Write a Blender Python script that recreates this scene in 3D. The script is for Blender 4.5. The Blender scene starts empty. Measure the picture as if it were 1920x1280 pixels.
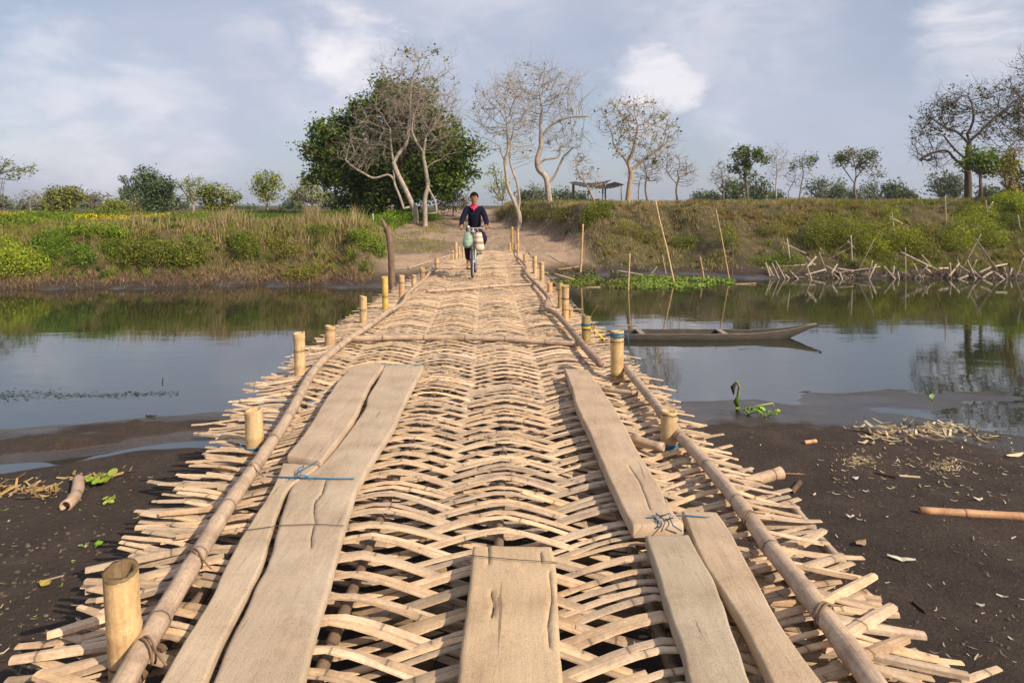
import bpy, math, random
import numpy as np
from mathutils import Vector, Matrix

# ------------------------------------------------------------------ camera, world, sun, exposure
SC = bpy.context.scene
CAMZ = 2.27
F = 1280.0
HOR = 385.0
cam = bpy.data.cameras.new("camera"); camo = bpy.data.objects.new("camera", cam)
SC.collection.objects.link(camo)
camo.location = (0, 0, CAMZ); camo.rotation_euler = (math.radians(90), 0, 0)
cam.sensor_width = 36; cam.lens = 24.0; cam.shift_y = -255 / 1920.0
cam.clip_start = 0.05; cam.clip_end = 9000
SC.camera = camo

SUN_EL, SUN_AZ = math.radians(36), math.radians(128)      # azimuth clockwise from +Y
SKY_STRENGTH = 0.092
world = bpy.data.worlds.new("World"); SC.world = world; world.use_nodes = True
wn, wl = world.node_tree.nodes, world.node_tree.links
wn.clear()
def N(nodes, typ, **kw):
    n = nodes.new(typ)
    for k, v in kw.items():
        if k.startswith('i_'): n.inputs[k[2:].replace('_', ' ')].default_value = v
        else: setattr(n, k, v)
    return n
w_out = N(wn, 'ShaderNodeOutputWorld'); w_bg = N(wn, 'ShaderNodeBackground')
sky = N(wn, 'ShaderNodeTexSky', sky_type='NISHITA', sun_disc=False)
sky.sun_elevation = SUN_EL; sky.sun_rotation = SUN_AZ; sky.air_density = 1.0; sky.dust_density = 1.5; sky.ozone_density = 1.0
w_bg.inputs['Strength'].default_value = SKY_STRENGTH
tc = N(wn, 'ShaderNodeTexCoord')
mp = N(wn, 'ShaderNodeMapping'); mp.inputs['Scale'].default_value = (1, 1, 2.2)
wl.new(tc.outputs['Generated'], mp.inputs['Vector'])
nz = N(wn, 'ShaderNodeTexNoise'); nz.inputs['Scale'].default_value = 2.3; nz.inputs['Detail'].default_value = 7; nz.inputs['Roughness'].default_value = .5; nz.inputs['Distortion'].default_value = .25
wl.new(mp.outputs['Vector'], nz.inputs['Vector'])
nz2 = N(wn, 'ShaderNodeTexNoise'); nz2.inputs['Scale'].default_value = 7.5; nz2.inputs['Detail'].default_value = 8; nz2.inputs['Roughness'].default_value = .6; nz2.inputs['Distortion'].default_value = .4
wl.new(mp.outputs['Vector'], nz2.inputs['Vector'])
def wmath(op, a, b=None, c=None, clamp=False):
    n = wn.new('ShaderNodeMath'); n.operation = op; n.use_clamp = clamp
    for i, v in enumerate((a, b, c)):
        if v is None: continue
        if isinstance(v, (int, float)): n.inputs[i].default_value = v
        else: wl.new(v, n.inputs[i])
    return n.outputs[0]
def wrange(v, a, b, c=0, d=1):
    n = wn.new('ShaderNodeMapRange'); n.interpolation_type = 'SMOOTHSTEP'
    wl.new(v, n.inputs[0])
    for i, x in enumerate((a, b, c, d)): n.inputs[i + 1].default_value = x
    return n.outputs[0]
veil = wrange(nz.outputs['Fac'], .36, .66, .52, .97)          # high thin veil over the whole sky
# puffs of brighter cloud; each is a place in the sky, shaped by noise
puffs = [(655, 88, .080, .95), (730, 72, .035, .8), (1235, 170, .070, .85), (115, 95, .06, .45), (250, 240, .12, .55), (1845, 45, .085, .7),
         (1350, 25, .15, .34), (900, 10, .14, .28), (1360, 215, .05, .3), (470, 95, .05, .35), (30, 210, .07, .4), (590, 210, .07, .25), (360, 265, .06, .4)]
# the same kind of puffs go on outside the view
rr = random.Random(4)
extra = []
for k in range(22):
    a = rr.uniform(0, 2 * math.pi); e = rr.uniform(.08, 1.1)
    extra.append((Vector((math.sin(a) * math.cos(e), math.cos(a) * math.cos(e), math.sin(e))), rr.uniform(.08, .22), rr.uniform(.4, .8)))
extra = [q for q in extra if not (q[0].y > .7 and q[0].z < .5)]
acc = None
wv = wn.new('ShaderNodeVectorMath'); wv.operation = 'SCALE'   # noise warps the place so that no puff is round
nzc = N(wn, 'ShaderNodeTexNoise'); nzc.inputs['Scale'].default_value = 9; nzc.inputs['Detail'].default_value = 6; nzc.inputs['Roughness'].default_value = .6
wl.new(mp.outputs['Vector'], nzc.inputs['Vector'])
sub = wn.new('ShaderNodeVectorMath'); sub.operation = 'SUBTRACT'; sub.inputs[1].default_value = (.5, .5, .5)
wl.new(nzc.outputs['Color'], sub.inputs[0]); wl.new(sub.outputs[0], wv.inputs[0]); wv.inputs['Scale'].default_value = .16
add = wn.new('ShaderNodeVectorMath'); add.operation = 'ADD'
wl.new(tc.outputs['Generated'], add.inputs[0]); wl.new(wv.outputs[0], add.inputs[1])
plist = [(Vector(((px - 960) / F, 1, (HOR - py) / F)).normalized(), r, a) for px, py, r, a in puffs] + extra
for d, r, a in plist:
    dn = wn.new('ShaderNodeVectorMath'); dn.operation = 'DISTANCE'
    wl.new(add.outputs[0], dn.inputs[0]); dn.inputs[1].default_value = d
    m = wrange(dn.outputs['Value'], r * 1.2, r * .35, 0, a)
    acc = m if acc is None else wmath('MAXIMUM', acc, m)
puff = wmath('MULTIPLY', acc, wrange(nz2.outputs['Fac'], (.36), .60, .30, 1.0), clamp=True)
mix1 = N(wn, 'ShaderNodeMix', data_type='RGBA'); mix2 = N(wn, 'ShaderNodeMix', data_type='RGBA')
wl.new(veil, mix1.inputs['Factor']); wl.new(sky.outputs['Color'], mix1.inputs['A'])
VEIL = (4.75, 5.1, 6.3, 1)
mix1.inputs['B'].default_value = VEIL
wl.new(mix1.outputs['Result'], mix2.inputs['A']); mix2.inputs['B'].default_value = (8.4, 8.1, 8.5, 1)
wl.new(puff, mix2.inputs['Factor'])
wl.new(mix2.outputs['Result'], w_bg.inputs['Color']); wl.new(w_bg.outputs[0], w_out.inputs[0])

sun = bpy.data.lights.new("sun", 'SUN'); suno = bpy.data.objects.new("sun", sun); SC.collection.objects.link(suno)
sun.energy = 5.0; sun.angle = math.radians(.53); sun.color = (1.0, .87, .70)
dirv = Vector((math.sin(SUN_AZ) * math.cos(SUN_EL), math.cos(SUN_AZ) * math.cos(SUN_EL), math.sin(SUN_EL)))
suno.rotation_euler = (-dirv).to_track_quat('-Z', 'Y').to_euler(); suno.location = (0, 0, 30)
SC.view_settings.view_transform = 'Standard'; SC.view_settings.look = 'None'
SC.view_settings.exposure = 0.30; SC.view_settings.gamma = 1; SC.view_settings.use_curve_mapping = False
SC.render.engine = 'CYCLES'
SC.cycles.max_bounces = 6; SC.cycles.diffuse_bounces = 3; SC.cycles.glossy_bounces = 3; SC.cycles.transmission_bounces = 2
SC.cycles.volume_bounces = 0; SC.cycles.transparent_max_bounces = 6

# ------------------------------------------------------------------ helpers
rng = np.random.default_rng(11)
R = random.Random(7)
def U(px, py, Y): return Vector(((px - 960) * Y / F, Y, CAMZ - (py - HOR) * Y / F))
def G(px, py, z=0.0):
    Y = (CAMZ - z) * F / (py - HOR); return Vector(((px - 960) * Y / F, Y, z))
def lin(c):
    return tuple(((x / 255) / 12.92 if x / 255 <= .04045 else ((x / 255 + .055) / 1.055) ** 2.4) for x in c)

def hash2(ix, iy, s):
    n = (ix * 374761393 + iy * 668265263 + s * 974711) & 0x7fffffff
    n = ((n ^ (n >> 13)) * 1274126177) & 0x7fffffff
    return ((n ^ (n >> 16)) & 0xffff) / 65535.0
def vn(x, y, s=0):
    x = np.asarray(x, float); y = np.asarray(y, float)
    ix = np.floor(x).astype(np.int64); iy = np.floor(y).astype(np.int64)
    fx = x - ix; fy = y - iy; fx = fx * fx * (3 - 2 * fx); fy = fy * fy * (3 - 2 * fy)
    a = hash2(ix, iy, s); b = hash2(ix + 1, iy, s); c = hash2(ix, iy + 1, s); d = hash2(ix + 1, iy + 1, s)
    return (a * (1 - fx) + b * fx) * (1 - fy) + (c * (1 - fx) + d * fx) * fy
def fbm(x, y, s=0, o=4):
    t = 0; a = .5; k = 1
    for i in range(o):
        t = t + a * (vn(np.asarray(x) * k, np.asarray(y) * k, s + i * 17) - .5); a *= .5; k *= 2.03
    return t                                                   # about -.5 .. .5
def sst(x, a, b):
    t = np.clip((np.asarray(x, float) - a) / (b - a), 0, 1); return t * t * (3 - 2 * t)

def setprops(o, label=None, cat=None, group=None, kind=None):
    if label: o['label'] = label
    if cat: o['category'] = cat
    if group: o['group'] = group
    if kind: o['kind'] = kind
    return o
def wloc(o):
    v = Vector((0, 0, 0))
    while o is not None:
        v += o.location; o = o.parent
    return v
def empty(name, loc, label, cat, group=None):
    o = bpy.data.objects.new(name, None); SC.collection.objects.link(o); o.location = loc; o.empty_display_size = .1
    return setprops(o, label, cat, group)
def mk(name, V, Fc, mat, parent=None, lc=None, tint=None, smooth=False, **props):
    """verts in world coordinates; top-level meshes get their origin at the base"""
    V = np.asarray(V, float).reshape(-1, 3)
    off = wloc(parent) if parent is not None else None
    if parent is None:
        lo, hi = V.min(0), V.max(0); off = Vector(((lo[0] + hi[0]) / 2, (lo[1] + hi[1]) / 2, lo[2]))
        if props.get('kind') in ('structure',): off = Vector((0, 0, 0))
    V = V - np.array(off)
    me = bpy.data.meshes.new(name)
    if isinstance(Fc, np.ndarray):
        n, k = Fc.shape
        me.vertices.add(len(V)); me.vertices.foreach_set('co', V.ravel())
        me.loops.add(n * k); me.loops.foreach_set('vertex_index', Fc.ravel().astype(np.int32))
        me.polygons.add(n); me.polygons.foreach_set('loop_start', np.arange(0, n * k, k, dtype=np.int32))
        try: me.polygons.foreach_set('loop_total', np.full(n, k, dtype=np.int32))
        except Exception: pass
        me.update(calc_edges=True)
    else:
        me.from_pydata(V.tolist(), [], Fc); me.update()
    if lc is not None:
        a = me.attributes.new('lc', 'FLOAT_VECTOR', 'POINT'); a.data.foreach_set('vector', np.asarray(lc, np.float32).ravel())
    if tint is not None:
        t = np.asarray(tint, np.float32).reshape(-1, 3)
        if len(t) == 1: t = np.repeat(t, len(V), 0)
        t4 = np.concatenate([t, np.ones((len(t), 1), np.float32)], 1)
        a = me.attributes.new('tint', 'FLOAT_COLOR', 'POINT'); a.data.foreach_set('color', t4.ravel())
    if smooth: me.polygons.foreach_set('use_smooth', np.ones(len(me.polygons), dtype=bool))
    me.materials.append(mat)
    o = bpy.data.objects.new(name, me); SC.collection.objects.link(o)
    if parent is not None: o.parent = parent
    else: o.location = off
    return setprops(o, **props)

class MB:
    def __init__(s): s.V = []; s.F = []; s.lc = []; s.tint = []
    def add(s, V, Fc, lc=None, tint=(1, 1, 1)):
        b = len(s.V); s.V += [tuple(v) for v in V]; s.F += [tuple(i + b for i in f) for f in Fc]
        s.lc += list(lc) if lc is not None else [(0, 0, 0)] * len(V)
        s.tint += [tint] * len(V) if not isinstance(tint, list) else tint
        return s
    def tube(s, P, rad, n=8, tint=(1, 1, 1), cap=True, u0=None, hollow=False, rid=None):
        P = [Vector(p) for p in P]; m = len(P)
        if isinstance(rad, (int, float)): rad = [rad] * m
        u = R.uniform(0, 5) if u0 is None else u0
        rid = R.random() if rid is None else rid
        V = []; lc = []; up = None
        for i in range(m):
            t = (P[min(i + 1, m - 1)] - P[max(i - 1, 0)])
            if t.length < 1e-9: t = Vector((0, 0, 1))
            t.normalize()
            if up is None:
                up = Vector((0, 0, 1)) if abs(t.z) < .9 else Vector((0, 1, 0))
            x = up.cross(t); x.normalize(); y = t.cross(x); up = y
            if i: u += (P[i] - P[i - 1]).length
            for k in range(n):
                a = 2 * math.pi * k / n
                V.append(P[i] + (x * math.cos(a) + y * math.sin(a)) * rad[i]); lc.append((u, k / n, rid))
        Fc = []
        for i in range(m - 1):
            for k in range(n):
                a = i * n + k; b = i * n + (k + 1) % n; Fc.append((a, b, b + n, a + n))
        if cap:
            if not hollow: Fc.append(tuple(reversed(range(n))))
            if not hollow: Fc.append(tuple(range((m - 1) * n, m * n)))
            else:
                # hollow cane: rim and an inner wall going down to a floor at the first knot (both ends)
                for end in ((m - 1, 1), (0, -1)):
                    i, sg = end
                    base = i * n; c = P[i]; d = (P[i] - P[i - sg]).normalized()
                    q = len(V)
                    for k in range(n): V.append(c + (Vector(V[base + k]) - c) * .74); lc.append((u, k / n, rid))
                    for k in range(n): V.append(c + (Vector(V[base + k]) - c) * .70 - d * rad[i] * 2.2); lc.append((u, k / n, rid))
                    for k in range(n):
                        k2 = (k + 1) % n
                        f1 = (base + k, base + k2, q + k2, q + k); f2 = (q + k, q + k2, q + n + k2, q + n + k)
                        if sg < 0: f1 = f1[::-1]; f2 = f2[::-1]
                        Fc += [f1, f2]
                    Fc.append(tuple(range(q + n, q + 2 * n)))
        return s.add(V, Fc, lc, tint)
    def box(s, c, d, rot=None, tint=(1, 1, 1)):
        V = []
        for sx in (-1, 1):
            for sy in (-1, 1):
                for sz in (-1, 1):
                    v = Vector((sx * d[0] / 2, sy * d[1] / 2, sz * d[2] / 2))
                    if rot is not None: v = rot @ v
                    V.append(v + Vector(c))
        return s.add(V, [(0, 1, 3, 2), (4, 6, 7, 5), (0, 4, 5, 1), (2, 3, 7, 6), (0, 2, 6, 4), (1, 5, 7, 3)], None, tint)
    def blob(s, c, r, seed=0, nu=10, nv=7, rough=.15, tint=(1, 1, 1)):
        V = []; Fc = []; q = random.Random(seed)
        for i in range(nv + 1):
            th = math.pi * i / nv
            for k in range(nu):
                ph = 2 * math.pi * k / nu; f = 1 + q.uniform(-rough, rough)
                if i in (0, nv): f = 1
                V.append((c[0] + r[0] * f * math.sin(th) * math.cos(ph), c[1] + r[1] * f * math.sin(th) * math.sin(ph), c[2] + r[2] * f * math.cos(th)))
        for i in range(nv):
            for k in range(nu):
                a = i * nu + k; b = i * nu + (k + 1) % nu; Fc.append((a, a + nu, b + nu, b))
        return s.add(V, Fc, None, tint)
    def build(s, name, mat, parent=None, smooth=False, **props):
        return mk(name, s.V, s.F, mat, parent, s.lc, s.tint, smooth, **props)

# ------------------------------------------------------------------ materials
def newmat(name):
    m = bpy.data.materials.new(name); m.use_nodes = True
    nt = m.node_tree; b = nt.nodes['Principled BSDF']
    b.inputs['Specular IOR Level'].default_value = .14
    return m, nt.nodes, nt.links, b
def attr(n, name):
    a = n.new('ShaderNodeAttribute'); a.attribute_name = name; return a
def ramp(n, l, src, stops):
    r = n.new('ShaderNodeValToRGB'); l.new(src, r.inputs[0])
    e = r.color_ramp.elements
    while len(e) > 1: e.remove(e[-1])
    e[0].position = stops[0][0]; e[0].color = (*stops[0][1], 1)
    for p, c in stops[1:]:
        x = e.new(p); x.color = (*c, 1)
    return r.outputs[0]
def g(v): return (v, v, v)
def noise(n, l, vec, scale, detail=4, rough=.55, mapscale=None):
    if mapscale is not None:
        m = n.new('ShaderNodeMapping'); m.inputs['Scale'].default_value = mapscale; l.new(vec, m.inputs['Vector']); vec = m.outputs[0]
    t = n.new('ShaderNodeTexNoise'); t.inputs['Scale'].default_value = scale; t.inputs['Detail'].default_value = detail; t.inputs['Roughness'].default_value = rough
    l.new(vec, t.inputs['Vector']); return t.outputs['Fac']
def mul(n, l, a, b, fac=1.0, mode='MULTIPLY'):
    m = n.new('ShaderNodeMix'); m.data_type = 'RGBA'; m.blend_type = mode; 
    if isinstance(fac, float): m.inputs['Factor'].default_value = fac
    else: l.new(fac, m.inputs['Factor'])
    for s_, v in (('A', a), ('B', b)):
        if isinstance(v, tuple): m.inputs[s_].default_value = (*v, 1)
        else: l.new(v, m.inputs[s_])
    return m.outputs['Result']
def bump(n, l, b, h, dist=.01, strength=.6):
    k = n.new('ShaderNodeBump'); k.inputs['Distance'].default_value = dist; k.inputs['Strength'].default_value = strength
    l.new(h, k.inputs['Height']); l.new(k.outputs[0], b.inputs['Normal'])
def nmath(n, l, op, a, b=None):
    m = n.new('ShaderNodeMath'); m.operation = op
    for i, v in enumerate((a, b)):
        if v is None: continue
        if isinstance(v, (int, float)): m.inputs[i].default_value = v
        else: l.new(v, m.inputs[i])
    return m.outputs[0]

def cane_mat(name, base, blotch, node_every=.38, node_col=.6, rough=.5, blotch_amt=.5, fibre=True):
    """split or whole bamboo: fibre streaks along the length, a dark line at every knot, brown weather blotches"""
    m, n, l, b = newmat(name)
    lc = attr(n, 'lc'); tint = attr(n, 'tint'); tc_ = n.new('ShaderNodeTexCoord')
    sep = n.new('ShaderNodeSeparateXYZ'); l.new(lc.outputs['Vector'], sep.inputs[0])
    fib = noise(n, l, lc.outputs['Vector'], 1.0, 4, .6, (5, 26, 60))
    col = ramp(n, l, fib, [(.3, tuple(c * .78 for c in base)), (.55, base), (.75, tuple(min(1, c * 1.12) for c in base))])
    bl = noise(n, l, tc_.outputs['Object'], 9, 6, .65)
    blr = ramp(n, l, bl, [(.45, g(0)), (.68, g(blotch_amt))])
    col = mul(n, l, col, blotch, blr, 'MIX')
    fine = noise(n, l, tc_.outputs['Object'], 70, 3, .6)
    col = mul(n, l, col, ramp(n, l, fine, [(.3, g(.82)), (.6, g(1.05))]), 1.0)
    # knots
    u = nmath(n, l, 'ADD', sep.outputs['X'], nmath(n, l, 'MULTIPLY', sep.outputs['Z'], 3.1))
    fr = nmath(n, l, 'PINGPONG', u, node_every / 2)
    kn = nmath(n, l, 'LESS_THAN', fr, .0045)
    col = mul(n, l, col, g(node_col), kn)
    kn2 = n.new('ShaderNodeMapRange'); l.new(fr, kn2.inputs[0]); kn2.inputs[1].default_value = .0; kn2.inputs[2].default_value = .03; kn2.inputs[3].default_value = .8; kn2.inputs[4].default_value = 1
    col = mul(n, l, col, kn2.outputs[0])
    crk = noise(n, l, lc.outputs['Vector'], 1.0, 5, .6, (1.5, 60, 70))
    col = mul(n, l, col, g(.45), ramp(n, l, crk, [(.62, g(0)), (.68, g(.55))]))
    col = mul(n, l, col, tint.outputs['Color'])
    l.new(col, b.inputs['Base Color']); b.inputs['Roughness'].default_value = rough
    h = nmath(n, l, 'ADD', fib, nmath(n, l, 'MULTIPLY', fine, .5))
    bump(n, l, b, h, .004, .5)
    return m
M = {}
M['strip'] = cane_mat('split bamboo', (.66, .47, .30), (.34, .22, .14), .55, .55, .6, .6)
M['rail'] = cane_mat('weathered bamboo pole', (.50, .365, .25), (.26, .17, .125), .46, .4, .45, .75)
M['post'] = cane_mat('cut bamboo post', (.60, .42, .22), (.36, .19, .09), .30, .35, .45, .75)
M['stake'] = cane_mat('thin bamboo stake', (.50, .36, .21), (.25, .17, .1), .5, .4, .5, .5)
M['oldwood'] = cane_mat('grey driftwood', (.38, .34, .29), (.14, .10, .075), 9.0, 1.0, .8, .8)

def plank_mat():
    m, n, l, b = newmat('sawn timber')
    lc = attr(n, 'lc'); tint = attr(n, 'tint'); tc_ = n.new('ShaderNodeTexCoord')
    warp = n.new('ShaderNodeMapping'); warp.inputs['Scale'].default_value = (.9, 9, 1); l.new(lc.outputs['Vector'], warp.inputs['Vector'])
    grain = n.new('ShaderNodeTexNoise'); grain.inputs['Scale'].default_value = 4; grain.inputs['Detail'].default_value = 8; grain.inputs['Roughness'].default_value = .62; grain.inputs['Distortion'].default_value = 1.4
    l.new(warp.outputs[0], grain.inputs['Vector'])
    big = noise(n, l, tc_.outputs['Object'], 2.6, 5, .6)
    col = ramp(n, l, big, [(.3, (.39, .29, .195)), (.5, (.44, .335, .235)), (.72, (.49, .385, .28))])
    col = mul(n, l, col, ramp(n, l, grain.outputs['Fac'], [(.3, g(.88)), (.5, g(1.0)), (.7, g(1.05))]))
    # dried mud tracked along the boards and small dark knots and chips
    dirt = noise(n, l, tc_.outputs['Object'], 11, 7, .7)
    col = mul(n, l, col, (.29, .225, .165), ramp(n, l, dirt, [(.5, g(0)), (.75, g(.55))]), 'MIX')
    bl2 = noise(n, l, tc_.outputs['Object'], 5.5, 8, .75)
    col = mul(n, l, col, ramp(n, l, bl2, [(.34, g(.80)), (.5, g(1.0)), (.62, g(1.10))]))
    gr = noise(n, l, tc_.outputs['Object'], 210, 2, .6)
    col = mul(n, l, col, ramp(n, l, gr, [(.3, g(.80)), (.5, g(1.0)), (.7, g(1.12))]))
    crk = noise(n, l, lc.outputs['Vector'], 1, 6, .62, (1.6, 34, 1))
    col = mul(n, l, col, (.16, .11, .075), ramp(n, l, crk, [(.655, g(0)), (.69, g(.75))]), 'MIX')
    sp = noise(n, l, tc_.outputs['Object'], 85, 2, .5)
    col = mul(n, l, col, (.12, .08, .05), ramp(n, l, sp, [(.70, g(0)), (.76, g(.6))]), 'MIX')
    col = mul(n, l, col, tint.outputs['Color'])
    l.new(col, b.inputs['Base Color']); b.inputs['Roughness'].default_value = .75
    f = noise(n, l, lc.outputs['Vector'], 1, 5, .7, (7, 110, 1))
    h = nmath(n, l, 'ADD', nmath(n, l, 'MULTIPLY', f, .35), nmath(n, l, 'MULTIPLY', dirt, .9))
    h = nmath(n, l, 'ADD', h, nmath(n, l, 'MULTIPLY', gr, .25))
    bump(n, l, b, h, .008, .55)
    return m
M['plank'] = plank_mat()

def ground_mat():
    m, n, l, b = newmat('river bank earth')
    z = attr(n, 'zone'); tc_ = n.new('ShaderNodeTexCoord'); P = tc_.outputs['Object']
    sep = n.new('ShaderNodeSeparateColor'); l.new(z.outputs['Color'], sep.inputs[0])
    grass_w, path_w, wet_w = sep.outputs[0], sep.outputs[1], sep.outputs[2]
    n1 = noise(n, l, P, 2.2, 8, .65); n2 = noise(n, l, P, 26, 6, .7); n3 = noise(n, l, P, 140, 3, .7)
    mud = ramp(n, l, n1, [(.3, (.042, .030, .024)), (.55, (.066, .047, .036)), (.75, (.095, .070, .052))])
    mud = mul(n, l, mud, ramp(n, l, n3, [(.3, g(.5)), (.5, g(1)), (.75, g(1.55))]))
    mud = mul(n, l, mud, ramp(n, l, n2, [(.3, g(.75)), (.7, g(1.2))]))
    path = ramp(n, l, n1, [(.3, (.29, .20, .135)), (.55, (.36, .255, .175)), (.8, (.43, .32, .22))])
    path = mul(n, l, path, ramp(n, l, n2, [(.3, g(.72)), (.65, g(1.1))]))
    turf = ramp(n, l, n1, [(.3, (.045, .05, .015)), (.5, (.09, .075, .03)), (.72, (.16, .11, .06))])
    turf = mul(n, l, turf, ramp(n, l, n2, [(.3, g(.6)), (.65, g(1.2))]))
    c = mul(n, l, mud, path, path_w, 'MIX')
    gw = nmath(n, l, 'MULTIPLY', grass_w, 1.0)
    c = mul(n, l, c, turf, gw, 'MIX')
    wr = n.new('ShaderNodeMapRange'); wr.interpolation_type = 'SMOOTHSTEP'
    ww = nmath(n, l, 'ADD', wet_w, nmath(n, l, 'MULTIPLY', nmath(n, l, 'SUBTRACT', n1, .5), 1.1))
    l.new(ww, wr.inputs[0]); wr.inputs[1].default_value = .35; wr.inputs[2].default_value = .75
    c = mul(n, l, c, g(.62), wr.outputs[0])
    l.new(c, b.inputs['Base Color'])
    rg = n.new('ShaderNodeMapRange'); l.new(wr.outputs[0], rg.inputs[0]); rg.inputs[3].default_value = .85; rg.inputs[4].default_value = .17
    l.new(rg.outputs[0], b.inputs['Roughness'])
    sp = n.new('ShaderNodeMapRange'); l.new(wr.outputs[0], sp.inputs[0]); sp.inputs[3].default_value = .2; sp.inputs[4].default_value = 1.0
    l.new(sp.outputs[0], b.inputs['Specular IOR Level'])
    h = nmath(n, l, 'ADD', nmath(n, l, 'MULTIPLY', n2, 1.0), nmath(n, l, 'MULTIPLY', n3, .35))
    dry = nmath(n, l, 'SUBTRACT', 1.0, nmath(n, l, 'MULTIPLY', wr.outputs[0], .85))
    k = n.new('ShaderNodeBump'); k.inputs['Distance'].default_value = .035; l.new(dry, k.inputs['Strength'])
    l.new(h, k.inputs['Height']); l.new(k.outputs[0], b.inputs['Normal'])
    return m
M['ground'] = ground_mat()

def water_mat():
    m, n, l, b = newmat('still river water')
    tc_ = n.new('ShaderNodeTexCoord')
    b.inputs['Base Color'].default_value = (.020, .023, .014, 1)
    b.inputs['Roughness'].default_value = .028; b.inputs['IOR'].default_value = 2.9; b.inputs['Specular IOR Level'].default_value = .5
    a = noise(n, l, tc_.outputs['Object'], 1.0, 3, .5, (1.1, 2.6, 1))
    c = noise(n, l, tc_.outputs['Object'], 1.0, 2, .5, (5, 14, 1))
    calm = noise(n, l, tc_.outputs['Object'], .22, 2, .5)
    h = nmath(n, l, 'ADD', nmath(n, l, 'MULTIPLY', a, .55), nmath(n, l, 'MULTIPLY', c, nmath(n, l, 'MULTIPLY', calm, .22)))
    bump(n, l, b, h, .0045, 1.0)
    return m
M['water'] = water_mat()

def tint_mat(name, rough=.6, transl=0.0, bumpy=None, spec=.1, varia=True):
    m, n, l, b = newmat(name)
    t = attr(n, 'tint'); c = t.outputs['Color']
    if bumpy:
        tc_ = n.new('ShaderNodeTexCoord'); f = noise(n, l, tc_.outputs['Object'], bumpy[0], 5, .65, bumpy[2] if len(bumpy) > 2 else None)
        c = mul(n, l, c, ramp(n, l, f, [(.3, g(.65)), (.7, g(1.25))])); bump(n, l, b, f, bumpy[1], .8)
    l.new(c, b.inputs['Base Color']); b.inputs['Roughness'].default_value = rough; b.inputs['Specular IOR Level'].default_value = spec
    if transl:
        out = n['Material Output']; tr = n.new('ShaderNodeBsdfTranslucent'); mx = n.new('ShaderNodeMixShader'); mx.inputs[0].default_value = transl
        l.new(c, tr.inputs[0]); l.new(b.outputs[0], mx.inputs[1]); l.new(tr.outputs[0], mx.inputs[2]); l.new(mx.outputs[0], out.inputs[0])
    return m
M['leaf'] = tint_mat('leaves', .7, .25, None, .06)
M['grass'] = tint_mat('grass', .8, .25, None, .03)
M['bark'] = tint_mat('bark', .9, 0, (6, .03, (1, 1, .5)), .05)
M['paint'] = tint_mat('plain surface', .55, 0)
M['cloth'] = tint_mat('woven cloth', .85, 0, (30, .006))
M['plastic'] = tint_mat('thin plastic bag', .4, .2, (14, .02))
M['skin'] = tint_mat('skin', .5, 0)
M['metal'] = tint_mat('bicycle metal', .3, 0, None, .6)
M['cord'] = tint_mat('cord', .6, 0)
M['hull'] = tint_mat('old boat wood', .8, 0, (7, .012, (1, 6, 6)))
M['straw'] = tint_mat('dry straw', .7, .1)

# ------------------------------------------------------------------ the land
def shore_n(X): return np.interp(X, [-60, -30, -12, -5, -4.2, -3.2, -1, 2, 2.9, 3.4, 4.2, 4.9, 5.4, 6, 7, 9, 14, 60],
                                 [4, 5.5, 6.2, 6.65, 7.0, 7.4, 7.7, 7.8, 7.9, 7.6, 7.35, 6.8, 6.2, 5.6, 5.0, 4.0, 3, 1])
def shore_f(X): return np.interp(X, [-80, -40, -13.6, -10, -7.3, -5.2, -4.2, -3.4, -2.6, -1, 1.0, 2.0, 6.2, 7.2, 16, 40, 80],
                                 [17, 17.5, 18.2, 18.6, 19.2, 19.0, 18.6, 18.8, 20.2, 20.6, 20.8, 21.9, 22.1, 21.2, 21.2, 20.5, 20])
def blends(X, Y):
    xr = np.interp(Y, [21, 26, 30, 33, 38, 60, 200], [2.6, 2.6, 1.2, 0.1, -.9, -1.5, -4])
    xl = np.interp(Y, [20, 24, 30, 45, 200], [-4.0, -4.3, -5.2, -5.0, -14])
    wr_ = sst(X, xr - .5, xr + .9); wl_ = 1 - sst(X, xl - .9, xl + .5)
    return wl_, wr_
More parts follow.
